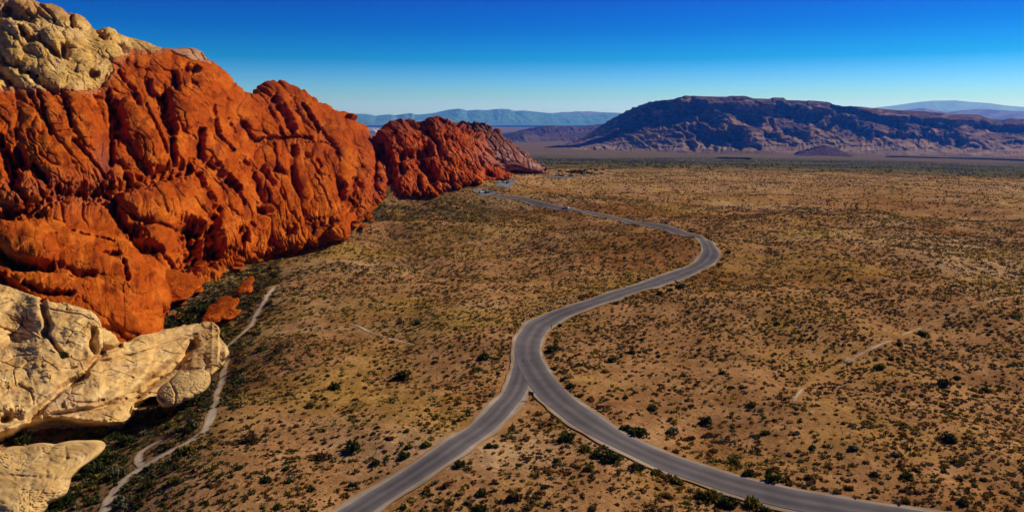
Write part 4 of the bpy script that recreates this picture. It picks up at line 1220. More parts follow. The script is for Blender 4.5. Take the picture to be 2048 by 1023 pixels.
KINDS = {'dark_green': (0.075, 0.088, 0.024), 'olive': (0.22, 0.175, 0.032), 'rust': (0.27, 0.12, 0.035), 'grey_green': (0.20, 0.19, 0.105), 'straw': (0.50, 0.34, 0.08), 'brown': (0.19, 0.105, 0.045)}
NAMES = {'dark_green': 'dark green', 'olive': 'olive', 'rust': 'rusty brown', 'grey_green': 'grey green', 'straw': 'straw yellow', 'brown': 'dark brown'}
bush_mesh = {}
for ki, (kn, kc) in enumerate(KINDS.items()):
    for v in range(3):
        V, F = tuft(230, 900+ki*10+v, leaf=.27, h=.75 if kn != 'dark_green' else .9)
        g = np.random.default_rng(v+ki*7)
        col = np.repeat(np.array(kc)[None], len(V), 0)*g.uniform(.65, 1.4, (len(V), 1))
        o = mesh_obj('shrub', V, F, M_VEG, col, smooth=False, link=False)
        bush_mesh[(kn, v)] = o.data
        bpy.data.objects.remove(o)


def draped(X, Y):
    X = np.asarray(X, float); Y = np.asarray(Y, float)
    d = road_dist(X, Y)
    return terrain(X, Y)+fbm(X/6, Y/6, 21, 3)*0.22*np.clip(1-np.hypot(X, Y)/700, 0, 1)*sstep(5, 9, d)-0.16*(1-sstep(4.8, 7.0, d))


def place_shrub(px, py, wpx, kn, label, group=None, zoff=0.0, hs=1.0):
    P, t = ground_hit([px], [py]); P = P[0]
    w = wpx/FOC*float(t[0])*0.5
    for _ in range(12):
        d0 = float(road_dist([P[0]], [P[1]])[0])
        if d0 > 4.2+0.55*w: break
        gx = float(road_dist([P[0]+1], [P[1]])[0])-float(road_dist([P[0]-1], [P[1]])[0]); gy = float(road_dist([P[0]], [P[1]+1])[0])-float(road_dist([P[0]], [P[1]-1])[0])
        L = math.hypot(gx, gy)+1e-6
        P = P+np.array([gx/L*.6, gy/L*.6, 0])
    o = bpy.data.objects.new('shrub', bush_mesh[(kn, random.randrange(3))])
    COL.objects.link(o)
    z = float(draped([P[0]], [P[1]])[0])
    o.location = (float(P[0]), float(P[1]), z-0.05*w+zoff)
    o.rotation_euler = (0, 0, random.uniform(0, 6.28)); o.scale = (w, w*random.uniform(.85, 1.15), w*hs*random.uniform(.85, 1.1))
    tag(o, label, 'shrub', group)
    return (float(P[0]), float(P[1]), w)


taken = []
HAND = [(175, 948, 62, 'dark_green', 'big dark green bush in the gully right of the bottom left slab'), (215, 922, 52, 'dark_green', 'dark green bush above the big one in the gully'),
        (122, 1008, 60, 'dark_green', 'dark green bush at the lower end of the bottom left slab'), (238, 952, 46, 'grey_green', 'grey green bush between the gully and the footpath'),
        (250, 888, 46, 'dark_green', 'dark bush at the right end of the gully shadow'), (196, 868, 56, 'olive', 'olive bush just under the shaded undercut'), (150, 874, 46, 'olive', 'olive bush left of another under the undercut'),
        (30, 888, 62, 'dark_green', 'dark bush in deep shade at the left edge'), (288, 808, 48, 'dark_green', 'dark green bush at the lip below the long slab'), (310, 836, 46, 'dark_green', 'dark green bush under the squat round rock'),
        (280, 842, 36, 'olive', 'olive bush below the end of the long slab'), (352, 822, 44, 'olive', 'olive bush below the squat round rock'), (388, 806, 44, 'dark_green', 'dark green bush between the squat rock and the footpath'),
        (414, 782, 38, 'grey_green', 'grey green bush hugging the footpath bend'), (430, 736, 46, 'dark_green', 'round dark green bush right of the squat pale rock'), (335, 652, 48, 'dark_green', 'dark green bush at the tip of the red apron'),
        (368, 644, 50, 'dark_green', 'dark green bush in the middle of the green gully'), (396, 626, 42, 'dark_green', 'dark green bush left of the layered red outcrop'), (322, 636, 38, 'dark_green', 'dark bush under the long red block'),
        (424, 606, 34, 'grey_green', 'grey green bush above the layered red outcrop'), (432, 684, 40, 'dark_green', 'dark green bush on the pale rock tip by the footpath'), (444, 668, 28, 'dark_green', 'small dark bush right of the pale rock tip'),
        (1225, 918, 48, 'dark_green', 'big round dark bush on the inner verge of the right road'), (1132, 878, 42, 'dark_green', 'dark bush at the upper end of the inner verge hedge'), (1172, 898, 40, 'olive', 'olive bush in the verge hedge left of the big round one'),
        (1197, 912, 38, 'dark_green', 'dark bush touching the big round one on the verge'), (1262, 868, 48, 'dark_green', 'wide dark green bush on the outer edge of the right road'), (1240, 858, 34, 'dark_green', 'low dark bush at the outer road edge beside the wide one'),
        (1284, 868, 36, 'dark_green', 'dark green bush right of the wide one at the outer edge'), (1342, 864, 34, 'grey_green', 'grey green bush alone above the right road'), (1410, 996, 62, 'olive', 'large olive bush on the inner verge near the bottom edge'),
        (1502, 1012, 58, 'olive', 'tall olive bush leaning over the right road at the bottom'), (1455, 1010, 48, 'dark_green', 'dark bush between the two large olive ones'), (1530, 1022, 40, 'dark_green', 'dark bush right of the tall olive one at the bottom edge'),
        (1352, 962, 40, 'olive', 'olive bush on the inner verge above the large ones'), (1310, 946, 34, 'olive', 'smaller olive bush on the inner verge'), (1275, 936, 34, 'dark_green', 'dark bush below the big round one on the verge'),
        (1466, 926, 34, 'olive', 'olive bush on the outer road edge far down'), (1492, 950, 38, 'dark_green', 'dark bush on the outer road edge, second from the bottom'), (1546, 958, 46, 'dark_green', 'wide dark bush above the lower right road'),
        (1412, 842, 32, 'dark_green', 'compact dark green bush on the plain above the right road'), (1105, 700, 34, 'dark_green', 'dark bush just right of the road above the fork'), (1088, 738, 18, 'dark_green', 'small black green bush on the shoulder above the fork'),
        (1115, 778, 24, 'dark_green', 'dark bush on the right shoulder below the fork'), (1136, 795, 18, 'dark_green', 'small dark bush on the right shoulder further down'), (1100, 762, 16, 'dark_green', 'tiny dark bush on the right shoulder beside the fork'),
        (646, 916, 40, 'brown', 'round dark brown bush alone on the left plain'), (710, 898, 44, 'dark_green', 'wide dark bush right of the lone round one'), (812, 912, 28, 'dark_green', 'tall dark bush by the left road'),
        (750, 926, 28, 'dark_green', 'dark bush left of the tall one near the left road'), (500, 882, 46, 'brown', 'wide brown bush in the lower left plain'), (346, 966, 44, 'olive', 'faint olive bush right of the footpath'),
        (372, 905, 40, 'olive', 'olive bush just under the footpath bend'), (521, 700, 30, 'olive', 'olive bush on the left plain above the footpath'), (556, 702, 28, 'brown', 'brown bush right of the olive one on the left plain'),
        (672, 776, 36, 'dark_green', 'flat dark green bush in the middle of the left plain'), (808, 756, 42, 'dark_green', 'broad dark bush on the left plain facing the fork'), (970, 716, 36, 'dark_green', 'dark bush left of the road above the fork'),
        (620, 812, 30, 'olive', 'olive bush below the flat dark one'), (1360, 576, 26, 'dark_green', 'dark bush under the road before the far bend'), (1340, 582, 20, 'dark_green', 'dark bush left of the one before the far bend'),
        (1322, 588, 18, 'dark_green', 'small dark bush further left below the road'), (1456, 506, 18, 'dark_green', 'dark green bush outside the far road bend'), (1440, 530, 14, 'dark_green', 'small bush at the lower outside of the far bend'),
        (1224, 722, 24, 'dark_green', 'dark green bush on the right plain above the fork level'), (1265, 706, 24, 'brown', 'brown bush on the right plain near the fork level'), (1040, 790, 14, 'brown', 'small brown bush at the foot of the two signs'),
        (1100, 645, 14, 'dark_green', 'small dark bush at the inside of the upper curve'), (955, 740, 26, 'olive', 'olive bush on the plain close to the left shoulder'), (880, 896, 30, 'olive', 'olive bush on the wedge side of the left road'),
        (905, 925, 32, 'dark_green', 'dark bush on the wedge right of the left road'), (975, 890, 26, 'dark_green', 'round dark bush in the wedge between the roads'), (1030, 1000, 40, 'brown', 'brown bush at the bottom of the wedge between the roads'),
        (960, 1018, 36, 'dark_green', 'dark bush at the bottom edge inside the wedge'), (1900, 880, 40, 'dark_green', 'large dark bush on the lower right plain'), (1760, 735, 32, 'olive', 'olive bush under the faint right path'),
        (1845, 670, 28, 'dark_green', 'dark bush beside the faint right path'), (1800, 690, 22, 'dark_green', 'small dark bush under the middle of the faint right path'), (2030, 635, 30, 'olive', 'olive bush at the right edge above the faint path'),
        (1885, 770, 34, 'dark_green', 'long dark bush right of the faint path'), (1700, 560, 22, 'olive', 'olive bush on the upper right plain'), (1540, 945, 20, 'dark_green', 'small dark bush above the wide one at the lower right road')]
for px, py, w, kn, lb in HAND:
    taken.append(place_shrub(px, py, w*(.86 if px > 480 else 1.0), kn, lb))
o = None
# bushes growing on the pale rock and on the mountain
_ci = int(np.argmin(np.abs(PALE[0]-123)))
_dd = float(PALE[2][int(np.argmin(np.abs(PALE[1][:, _ci]-714))), _ci])-.4
for (px, py, dd, w, lb) in ((123, 716, _dd, 26, 'dark bush growing alone on the cream sandstone slope'),):
    p = at_depth(px, py, dd)
    o = bpy.data.objects.new('shrub', bush_mesh[('dark_green', 1)]); COL.objects.link(o)
    o.location = tuple(p); s = w/FOC*dd*.5; o.scale = (s, s, s*1.2); tag(o, lb, 'shrub')

for i, (px, py, w) in enumerate(((126, 357, 12), (148, 365, 10), (193, 360, 11), (262, 377, 15), (272, 369, 9), (176, 380, 9), (60, 118, 16), (55, 145, 20), (78, 150, 16), (230, 345, 9), (345, 345, 9), (382, 198, 8), (135, 552, 16), (160, 560, 22), (178, 566, 14), (470, 300, 8), (520, 292, 9), (545, 288, 8), (405, 318, 8), (560, 412, 8), (672, 408, 10), (680, 414, 12), (380, 470, 10), (365, 455, 9))):
    dd = surf_depth(px, py)-.4
    o = bpy.data.objects.new('shrub', bush_mesh[('dark_green', i % 3)]); COL.objects.link(o)
    o.location = tuple(at_depth(px, py+w*.3, dd)); sc = w/FOC*dd*.5; o.scale = (sc, sc, sc*1.1); o.rotation_euler = (0, 0, i*1.3)
    tag(o, 'small dark bush rooted in a crack high on the rock mountain', 'shrub', 'bushes rooted on the rock mountain')

RD_ALL = np.concatenate([MAINW[::2], LEFTW[::2]]+[t[::3] for t in trails])


def clear_of(X, Y, dmin_road=4.6, dmin_trail=1.2):
    ok = road_dist(X, Y) > dmin_road
    ok &= _look(_TG, X, Y) > dmin_trail
    return ok


# the next largest bushes, one by one
ZONES = [('left', 'bushes on the plain left of the roads'), ('wedge', 'bushes on the wedge between the roads'), ('right', 'bushes on the plain right of the roads')]
cand = []
while len(cand) < 212:
    px = random.uniform(430, 2040); py = random.uniform(560, 1020)
    if random.random() > ((py-500)/520)**0.6: continue
    P, t = ground_hit([px], [py]); x, y, z = P[0]
    if not clear_of(np.array([x]), np.array([y]), 5.2, 2.0)[0]: continue
    if any((x-a)**2+(y-b)**2 < (c+1.6)**2 for a, b, c in taken): continue
    xm = np.interp(py, [p[1] for p in MAIN[:25]][::-1], [p[0] for p in MAIN[:25]][::-1]); xl = np.interp(py, [p[1] for p in LEFT][::-1], [p[0] for p in LEFT][::-1])
    zone = 'right' if px > xm else ('left' if (px < xl or py < 790) else 'wedge')
    kn = random.choices(['dark_green', 'olive', 'brown', 'grey_green', 'rust'], [4, 3, 3, 2, 1])[0]
    half = ('lower ' if py > 790 else 'upper ')
    where = {'left': 'on the '+half+'plain left of the roads', 'wedge': 'on the wedge of ground between the roads', 'right': 'on the '+half+'plain right of the roads'}[zone]
    wm = random.uniform(.55, .95) if random.random() < .8 else random.uniform(1.0, 1.3)
    size = 'broad' if wm > 1.0 else 'round'
    lb = f'{size} {NAMES[kn]} bush {where}'
    o = bpy.data.objects.new('shrub', bush_mesh[(kn, random.randrange(3))]); COL.objects.link(o)
    o.location = (float(x), float(y), float(draped([x], [y])[0])-.05); o.rotation_euler = (0, 0, random.uniform(0, 6.28))
    o.scale = (wm, wm*random.uniform(.8, 1.1), wm*random.uniform(.65, .95))
    tag(o, lb, 'shrub', lb.replace('bush', 'bushes'))
    taken.append((x, y, wm)); cand.append(1)


# countless small scrub
def scatter(n, r0, r1, th0, th1, seed):
    g = np.random.default_rng(seed)
    r = np.sqrt(g.uniform(r0*r0, r1*r1, n)); th = np.radians(g.uniform(th0, th1, n))
    return r*np.sin(th), r*np.cos(th), g


def scrub(name, n, r0, r1, nleaf, smin, smax, seed, leaf, th=(-40, 38), dens=None, mat=M_VEG, kinds=None, label=None, hmul=1.0):
    X, Y, g = scatter(n, r0, r1, th[0], th[1], seed)
    keep = clear_of(X, Y, 4.4, 2.0 if name == 'gully_scrub' else 0.9)
    dn = sstep(-.55, .5, fbm(X/16, Y/16, 821, 3)+.5*fbm(X/60, Y/60, 823, 2)+.15)
    if dens is not None: dn = dens(X, Y, dn)
    keep &= g.uniform(0, 1, n) < (0.25+0.75*dn)
    X = X[keep]; Y = Y[keep]; n = len(X)
    Z = draped(X, Y)
    s = smin+(smax-smin)*g.uniform(0, 1, n)**2.6
    protos = [tuft(nleaf, seed*10+i, leaf=leaf) for i in range(6)]
    kc = np.array([KINDS[k] for k in ('dark_green', 'olive', 'rust', 'grey_green', 'straw', 'brown')])
    yel = sstep(-.05, .5, fbm(X/75, Y/48, 37, 4)); gul = np.exp(-(seg_dist(X, Y, GULLY)/22)**2)
    w = np.stack([.10+1.4*gul, .18+.3*yel, .16*np.ones(n), .10+.5*gul, .14+.9*yel, .42*np.ones(n)], -1)
    cw = np.cumsum(w/w.sum(1)[:, None], 1)
    kid = (g.uniform(0, 1, (n, 1)) > cw).sum(1).clip(0, 5)
    pid = g.integers(0, 6, n); rot = g.uniform(0, 6.283, n)
    Vs = []; Fs = []; Cs = []; base = 0
    for p in range(6):
        idx = np.where(pid == p)[0]
        V, F = protos[p]
        ca, sa = np.cos(rot[idx])[:, None], np.sin(rot[idx])[:, None]
        sx = s[idx][:, None]
        x = (V[None, :, 0]*ca-V[None, :, 1]*sa)*sx+X[idx][:, None]
        y = (V[None, :, 0]*sa+V[None, :, 1]*ca)*sx+Y[idx][:, None]
        z = V[None, :, 2]*sx*g.uniform(.6, 1.1, (len(idx), 1))*hmul+Z[idx][:, None]-.03
        Vs.append(np.stack([x, y, z], -1).reshape(-1, 3))
        Fs.append((F[None]+(np.arange(len(idx))*len(V))[:, None, None]+base).reshape(-1, 3)); base += len(idx)*len(V)
        cc = kc[kid[idx]]*g.uniform(.7, 1.35, (len(idx), 1))
        Cs.append(np.repeat(cc[:, None, :], len(V), 1).reshape(-1, 3))
    C = np.concatenate(Cs); C = C*g.uniform(.75, 1.25, (len(C), 1))
    o = mesh_obj(name, np.concatenate(Vs), np.concatenate(Fs), mat, C, smooth=False)
    tag(o, label, kind='stuff')
    return o


scrub('desert_scrub', 66000, 75, 250, 18, .13, .72, 831, .55, label='countless small desert shrubs and grass tufts on the near plain')
scrub('desert_scrub', 110000, 250, 520, 8, .20, .85, 833, .75, label='countless small shrubs on the middle plain', th=(-30, 38))
scrub('desert_scrub', 100000, 520, 1250, 4, .30, 1.0, 835, 1.1, label='countless tiny shrubs on the far plain', th=(-18, 38))
scrub('verge_scrub', 60000, 80, 520, 22, .25, 1.0, 841, .55, th=(-28, 36), dens=lambda X, Y, d: np.where(road_dist(X, Y) < 7.2+2*fbm(X/9, Y/9, 842, 2), 1.6*sstep(-.2, .45, fbm(X/22, Y/22, 843, 3)), -9), label='scrub crowding the road verges')
GTR = wpts([(170, 1000), (230, 940), (270, 890), (340, 845), (395, 800), (425, 740), (435, 680), (462, 640), (495, 600)])
GSIDE = wpts([(420, 590), (470, 560), (560, 530), (600, 520)])
scrub('gully_scrub', 17000, 90, 330, 50, .35, 1.3, 837, .4, th=(-40, -18), dens=lambda X, Y, d: np.where(np.minimum(np.minimum(seg_dist(X, Y, GULLY), seg_dist(X, Y, GSIDE)), 1.6*seg_dist(X, Y, GTR)) < 15+5*fbm(X/12, Y/12, 838, 2), 1.2*d+.3, -9), label='dense dark green scrub filling the gully')
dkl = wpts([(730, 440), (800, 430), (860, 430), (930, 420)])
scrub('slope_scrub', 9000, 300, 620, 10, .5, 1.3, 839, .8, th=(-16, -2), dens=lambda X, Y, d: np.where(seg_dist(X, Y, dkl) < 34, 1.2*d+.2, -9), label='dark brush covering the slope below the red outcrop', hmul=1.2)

# far dark line of trees beyond the plain, right
def tree_line(pl, n, size, seed, label, spread=6):
    g = np.random.default_rng(seed)
    W = lay(pl)[:, :2]
    d = np.r_[0, np.cumsum(np.hypot(*(W[1:]-W[:-1]).T))]
    s = g.uniform(0, d[-1], n)
    X = np.interp(s, d, W[:, 0])+g.normal(0, spread, n); Y = np.interp(s, d, W[:, 1])+g.normal(0, spread, n)
    V, F = tuft(14, seed, leaf=1.0)
    sc = g.uniform(.6, 1.2, n)*size
    x = V[None, :, 0]*sc[:, None]+X[:, None]; y = V[None, :, 1]*sc[:, None]+Y[:, None]; z = V[None, :, 2]*sc[:, None]+terrain(X, Y)[:, None]-.5
    Fa = (F[None]+(np.arange(n)*len(V))[:, None, None]).reshape(-1, 3)
    o = mesh_obj('distant_trees', np.stack([x, y, z], -1).reshape(-1, 3), Fa, M_VEG, np.tile(np.array([.035, .038, .022]), (n*len(V), 1)), smooth=False)
    tag(o, label, kind='stuff')


tree_line([(1780, 314.5), (1850, 316), (1950, 318.5), (2048, 322), (2200, 326)], 1500, 7.0, 851, 'dark line of distant trees along a wash at the right', 14)
tree_line([(1436, 317), (1500, 319)], 260, 5.0, 853, 'short dark line of distant trees before the mesa', 8)
tree_line([(1150, 347), (1175, 341)], 60, 2.2, 855, 'dark clump of distant trees by the far car park', 12)


def far_brush(n, r0, r1, smin, smax, seed, label, p0=.3):
    X, Y, g = scatter(n, r0, r1, -8, 38, seed)
    keep = g.uniform(0, 1, n) < sstep(-.4, .6, fbm(X/180, Y/90, 861, 3))+p0*.3
    X = X[keep]; Y = Y[keep]; n = len(X)
    V, F = tuft(5, seed, leaf=1.3)
    sc = g.uniform(smin, smax, n)
    x = V[None, :, 0]*sc[:, None]+X[:, None]; y = V[None, :, 1]*sc[:, None]+Y[:, None]; z = V[None, :, 2]*sc[:, None]+terrain(X, Y)[:, None]
    Fa = (F[None]+(np.arange(n)*len(V))[:, None, None]).reshape(-1, 3)
    o = mesh_obj('far_brush', np.stack([x, y, z], -1).reshape(-1, 3), Fa, M_VEG, np.repeat(np.array([[.13, .11, .062]])*g.uniform(.7, 1.6, (n, 1)), len(V), 0), smooth=False)
    tag(o, label, kind='stuff')


far_brush(15000, 1150, 3600, .8, 1.9, 863, 'dark green brush belt covering the far plain before the mesa')

# pale stones along the road edges
def stones(n, seed):
    g = np.random.default_rng(seed)
    segs = [(lay([(1040, 650), (1060, 628), (1100, 610), (1150, 596)])[:, :2], 1.2), (lay([(1014, 725), (1012, 750), (1018, 760)])[:, :2], .7), (lay([(1700, 722), (1690, 724)])[:, :2], .6)]
    Vs = []; Fs = []; b = 0
    import itertools
    ico = np.array([(0, 0, 1), (.9, 0, .4), (.28, .85, .4), (-.72, .53, .4), (-.72, -.53, .4), (.28, -.85, .4), (.5, .5, -.3), (-.3, .6, -.3), (-.6, -.1, -.3), (0, -.6, -.3), (.6, -.3, -.3)])
    fc = [(0, 1, 2), (0, 2, 3), (0, 3, 4), (0, 4, 5), (0, 5, 1), (1, 6, 2), (2, 7, 3), (3, 8, 4), (4, 9, 5), (5, 10, 1), (2, 6, 7), (3, 7, 8), (4, 8, 9), (5, 9, 10), (1, 10, 6)]
    for W, sp in segs:
        d = np.r_[0, np.cumsum(np.hypot(*(W[1:]-W[:-1]).T))]
        for i in range(n//len(segs)):
            s = g.uniform(0, d[-1]); x = np.interp(s, d, W[:, 0])+g.normal(0, sp*.5); y = np.interp(s, d, W[:, 1])+g.normal(0, sp*.5)
            if road_dist(np.array([x]), np.array([y]))[0] < 4.6: continue
            r = g.uniform(.12, .42)
            Vs.append(ico*r*g.uniform(.7, 1.3, (11, 3))+[x, y, float(draped([x], [y])[0])+.05]); Fs.append(np.array(fc)+b); b += 11
    V = np.concatenate(Vs)
    o = mesh_obj('roadside_stones', V, np.concatenate(Fs), M_TAN, np.tile([.50, .36, .24], (len(V), 1)), smooth=False)
    tag(o, 'pale stones strewn along the road edges', kind='stuff')


stones(440, 871)

# ------------------------------------------------------------------ signs
M_POST = plain_material('galvanised_steel', (.16, .16, .16), .5, .5, .6)
M_SIGNBACK = plain_material('dark_sign_back', (.035, .035, .038), .5, .4, .3)
M_RUBBER = plain_material('tyre_rubber', (.02, .02, .02), .9, .2)
M_GLASS = plain_material('car_glass', (.02, .025, .03), .08, .8)
M_STEEL = plain_material('wheel_rim', (.35, .35, .36), .35, .5, .7)
M_WHITE = plain_material('white_car_paint', (.78, .78, .76), .3, .5, var=.05)
M_GREYP = plain_material('grey_car_paint', (.16, .17, .19), .3, .5, var=.05)
M_DARKP = plain_material('dark_car_paint', (.03, .03, .04), .3, .5, var=.05)


def road_sign(px, py, h, w, label):
    P, t = ground_hit([px], [py]); P = P[0]
    r = empty('road_sign', (float(P[0]), float(P[1]), float(draped([P[0]], [P[1]])[0])))
    r.rotation_euler = (0, 0, random.uniform(-.2, .2))
    MB().cyl(0, 0, -.2, h, .055).build('post', M_POST, r)
    MB().box(-w/2, w/2, -.03, .0, h-.85, h+.05).build('sign_panel', M_SIGNBACK, r, .02)
    MB().box(-.07, .07, -.055, -.031, h-.65, h-.58).box(-.07, .07, -.055, -.031, h-.25, h-.18).build('bracket', M_POST, r)
    tag(r, label, 'sign')
    return r


road_sign(1059.5, 800, 2.15, .62, 'left one of two dark backed signs where the road forks')
road_sign(1064.5, 800, 2.05, .60, 'right one of two dark backed signs where the road forks')
P, t = ground_hit([1102.5], [657]); P = P[0]
r = empty('marker_post', tuple(float(v) for v in P))
MB().box(-.10, .10, -.03, .03, -.2, 1.1).build('post', M_SIGNBACK, r, .01)
MB().box(-.16, .16, -.05, -.031, .72, 1.08).build('reflector_plate', M_SIGNBACK, r)
tag(r, 'short dark marker post on the inner shoulder of the upper curve', 'post')
# two dark tar patches in the road surface above the fork
for px in (1046.5, 1063.5):
    P, t = ground_hit([px], [719]); P = P[0]
    x, y = float(P[0]), float(P[1]); z = float(terrain(x, y))
    pts = [(x+.28*math.cos(a)*(1+.2*math.sin(3*a)), y+1.3*math.sin(a)*(1+.1*math.cos(5*a)), z+.135) for a in np.linspace(0, 2*math.pi, 17)[:-1]]
    me = bpy.data.meshes.new('tar_patch'); me.from_pydata(pts, [], [list(range(16))]); me.materials.append(plain_material('tar', (.075, .065, .065), .8))
    o = bpy.data.objects.new('tar_patch', me); COL.objects.link(o); o.parent = rd


# ------------------------------------------------------------------ cars
def make_car(paint):
    r = empty('parked_car')
    prof = [(-2.2, .35), (-2.25, .75), (-2.1, .95), (-1.55, 1.0), (-1.0, 1.02), (.95, 1.02), (1.55, .95), (2.15, .80), (2.25, .55), (2.2, .32)]
    b = MB(); n = len(prof)
    for s in (-.88, .88):
        for x, z in prof: b.v.append((x, s*(1 if z < .9 else .95), z))
    for i in range(n):
        j = (i+1) % n; b.f.append([i, j, n+j, n+i])
    b.f.append(list(range(n))[::-1]); b.f.append(list(range(n, 2*n)))
    b.build('body', paint, r, .05)
    g = MB().quadbox([(-1.75, -.80, 1.0), (1.05, -.80, 1.0), (1.05, .80, 1.0), (-1.75, .80, 1.0), (-1.35, -.66, 1.46), (.35, -.66, 1.46), (.35, .66, 1.46), (-1.35, .66, 1.46)])
    g.build('windows', M_GLASS, r, .03)
    MB().quadbox([(-1.38, -.67, 1.463), (.38, -.67, 1.463), (.38, .67, 1.463), (-1.38, .67, 1.463), (-1.25, -.6, 1.51), (.25, -.6, 1.51), (.25, .6, 1.51), (-1.25, .6, 1.51)]).build('roof', paint, r, .02)
    for x in (-1.35, 1.38):
        for s in (-1, 1):
            w = MB().disc((x, .33), .33, s*.70, s*.90).build('wheel', M_RUBBER, r)
            MB().disc((x, .33), .19, s*.901, s*.915).build('rim', M_STEEL, w)
    for s in (-1, 1):
        MB().box(2.19, 2.27, s*.62-.16, s*.62+.16, .58, .72).build('headlight', M_STEEL, r)
    return r


def copy_tree(o, parent=None):
    c = o.copy(); COL.objects.link(c); c.parent = parent
    for ch in o.children: copy_tree(ch, c)
    return c


# car parks: flat grey lots at the end of the road
def lot(pl, hw, label):
    C = resample(lay(pl), 2.0)
    o = ribbon('car_park', C, hw, hw, .3, M_ROAD, lambda u, s: np.array([.21, .20, .20])*np.ones(u.shape+(1,)), nx=7, wob=.1, seed=5)
    tag(o, label, kind='structure')


lot([(952, 386.5), (970, 386), (990, 391)], 7.0, 'grey car park where the road ends below the red outcrop')
lot([(1005, 375), (1011, 367), (1017, 358)], 5.5, 'upper grey car park beside the small red rocks')
lot([(1100, 353.5), (1120, 353.4), (1140, 353), (1168, 352)], 6.0, 'long grey car park beside the pink ridge tip')
z1 = z2 = z3 = None

carw = make_car(M_WHITE); carg = make_car(M_GREYP); card = make_car(M_DARKP)
cars = [('w', 1131, 417.5, None, 2.6, 'white car driving on the far stretch of road'),
        ('w', 1113.5, 353.2, z3, .3, 'white car, brightest one in the long far car park'), ('d', 1118, 353.2, z3, .4, 'dark car next to the bright white one in the long far car park'), ('g', 1124, 353.4, z3, .5, 'grey car in the middle of the long far car park'),
        ('w', 1130, 353.2, z3, 1.0, 'smaller looking white car toward the right of the long far car park'), ('d', 1143, 353, z3, 0.2, 'dark car at the right end of the long far car park'),
        ('w', 963, 386.5, z1, .9, 'white car at the left end of the lower car park'), ('g', 969, 384, z1, .9, 'grey car in the middle of the lower car park'), ('d', 975, 386.5, z1, .9, 'dark car at the right of the lower car park'),
        ('w', 1010, 366, z2, 1.2, 'white car at the left side of the upper car park'), ('g', 1013.5, 363, z2, 1.2, 'grey car at the far side of the upper car park'), ('d', 1015, 367.5, z2, 1.2, 'dark car at the right side of the upper car park')]
used = set()
for kind, px, py, z, rz, lb in cars:
    src = {'w': carw, 'g': carg, 'd': card}[kind]
    o = src if kind not in used else copy_tree(src)
    used.add(kind)
    P, t = ground_hit([px], [py]); P = P[0]
    if z is None: z = float(terrain(P[0], P[1]))+(.32 if py < 395 else .12)
    o.location = (float(P[0]), float(P[1]), z); o.rotation_euler = (0, 0, rz)
    tag(o, lb, 'car', 'cars in the car parks' if py < 400 else None)

# ------------------------------------------------------------------ distant town
def town(pl, n, seed, label, sc=1.0):
    g = np.random.default_rng(seed); b = MB()
    for i in range(n):
        px = g.uniform(pl[0], pl[1]); py = pl[2]+g.normal(0, pl[3])
        P, t = ground_hit([px], [py]); P = P[0]
        w = g.uniform(60, 240); d = g.uniform(60, 150); h = g.uniform(15, 60)
        w *= sc; d *= sc; h *= sc
        b.box(P[0]-w, P[0]+w, P[1]-d, P[1]+d, P[2]-5, P[2]+h)
    o = b.build('distant_town', plain_material('pale_buildings', (.75, .72, .70), .8, var=.3, scale=.01))
    tag(o, label, kind='stuff')


town((700, 865, 261.0, 1.6), 110, 881, 'pale specks of a distant town behind the red outcrop')
town((925, 1010, 250.5, 1.0), 60, 883, 'pale specks of distant buildings under the blue range')
town((1433, 1440, 316.5, .3), 3, 885, 'two pale buildings on the plain before the mesa', .06)

# ------------------------------------------------------------------ light, sky, air
SUN_EL, SUN_AZ = R(34), R(56)      # azimuth clockwise from the view direction
sd = bpy.data.lights.new('sun', 'SUN'); sun = bpy.data.objects.new('sun', sd); COL.objects.link(sun)
sd.energy = 4.2; sd.angle = R(0.5); sd.color = (1.0, 0.93, 0.82)
dirv = Vector((math.sin(SUN_AZ)*math.cos(SUN_EL), math.cos(SUN_AZ)*math.cos(SUN_EL), math.sin(SUN_EL)))
sun.rotation_euler = dirv.to_track_quat('Z', 'Y').to_euler()

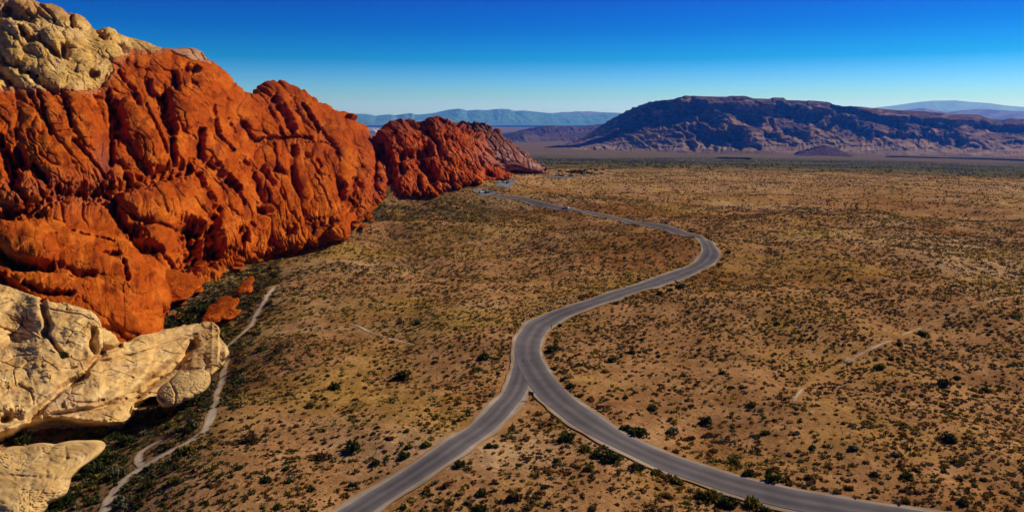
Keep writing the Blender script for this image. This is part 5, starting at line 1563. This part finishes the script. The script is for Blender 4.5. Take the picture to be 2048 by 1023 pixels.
w = bpy.data.worlds.new('World'); scene.world = w; w.use_nodes = True
nt = w.node_tree; bg = nt.nodes['Background']
sky = nt.nodes.new('ShaderNodeTexSky'); sky.sky_type = 'NISHITA'; sky.sun_disc = False
sky.sun_elevation = SUN_EL; sky.sun_rotation = SUN_AZ
sky.altitude = 1300; sky.air_density = 1.0; sky.dust_density = 0.3; sky.ozone_density = 3.0
tc = nt.nodes.new('ShaderNodeTexCoord'); sep = nt.nodes.new('ShaderNodeSeparateXYZ')
nt.links.new(tc.outputs['Generated'], sep.inputs[0])
ramp = nt.nodes.new('ShaderNodeValToRGB')
nt.links.new(maprange(nt, sep.outputs['Z'], -0.02, 0.5, 0, 1), ramp.inputs[0])
el = ramp.color_ramp.elements
SKY = [(0.0, (0.50, 0.82, 3.3)), (0.057, (0.50, 0.82, 3.3)), (0.095, (0.34, 0.74, 2.0)), (0.169, (0.022, 0.43, 1.08)), (0.242, (0.004, 0.26, 0.90)), (0.333, (0.012, 0.155, 0.80)), (0.5, (0.012, 0.08, 0.42)), (1.0, (0.015, 0.06, 0.28))]
SKY = [(p, tuple(v/4 for v in c)) for p, c in SKY]
el[0].position, el[0].color = SKY[0][0], (*SKY[0][1], 1)
el[1].position, el[1].color = SKY[-1][0], (*SKY[-1][1], 1)
for p, c in SKY[1:-1]:
    e = el.new(p); e.color = (*c, 1)
vs = nt.nodes.new('ShaderNodeVectorMath'); vs.operation = 'SCALE'; vs.inputs['Scale'].default_value = 4.0
nt.links.new(mixc(nt, 1.0, sky.outputs[0], ramp.outputs[0], 'MULTIPLY'), vs.inputs[0])
nt.links.new(vs.outputs[0], bg.inputs['Color'])
bg.inputs['Strength'].default_value = 0.10

hz = MB().box(-52000, 52000, -3000, 62000, -650, 1500).build('haze', None)
tag(hz, 'thin blue air haze', kind='stuff')
hm = bpy.data.materials.new('haze'); hm.use_nodes = True
hn = hm.node_tree; hn.nodes.clear()
out = hn.nodes.new('ShaderNodeOutputMaterial'); pv = hn.nodes.new('ShaderNodeVolumePrincipled')
pv.inputs['Density'].default_value = 3.4e-5; pv.inputs['Color'].default_value = (0.03, 0.19, 0.95, 1)
pv.inputs['Absorption Color'].default_value = (1, 1, 1, 1)
pv.inputs['Anisotropy'].default_value = 0.3
hn.links.new(pv.outputs[0], out.inputs['Volume'])
hz.data.materials.clear(); hz.data.materials.append(hm)

scene.view_settings.view_transform = 'Standard'; scene.view_settings.look = 'None'
scene.view_settings.exposure = 0.0; scene.view_settings.gamma = 1.0
scene.cycles.max_bounces = 5; scene.cycles.diffuse_bounces = 2; scene.cycles.volume_bounces = 2
scene.cycles.use_denoising = True
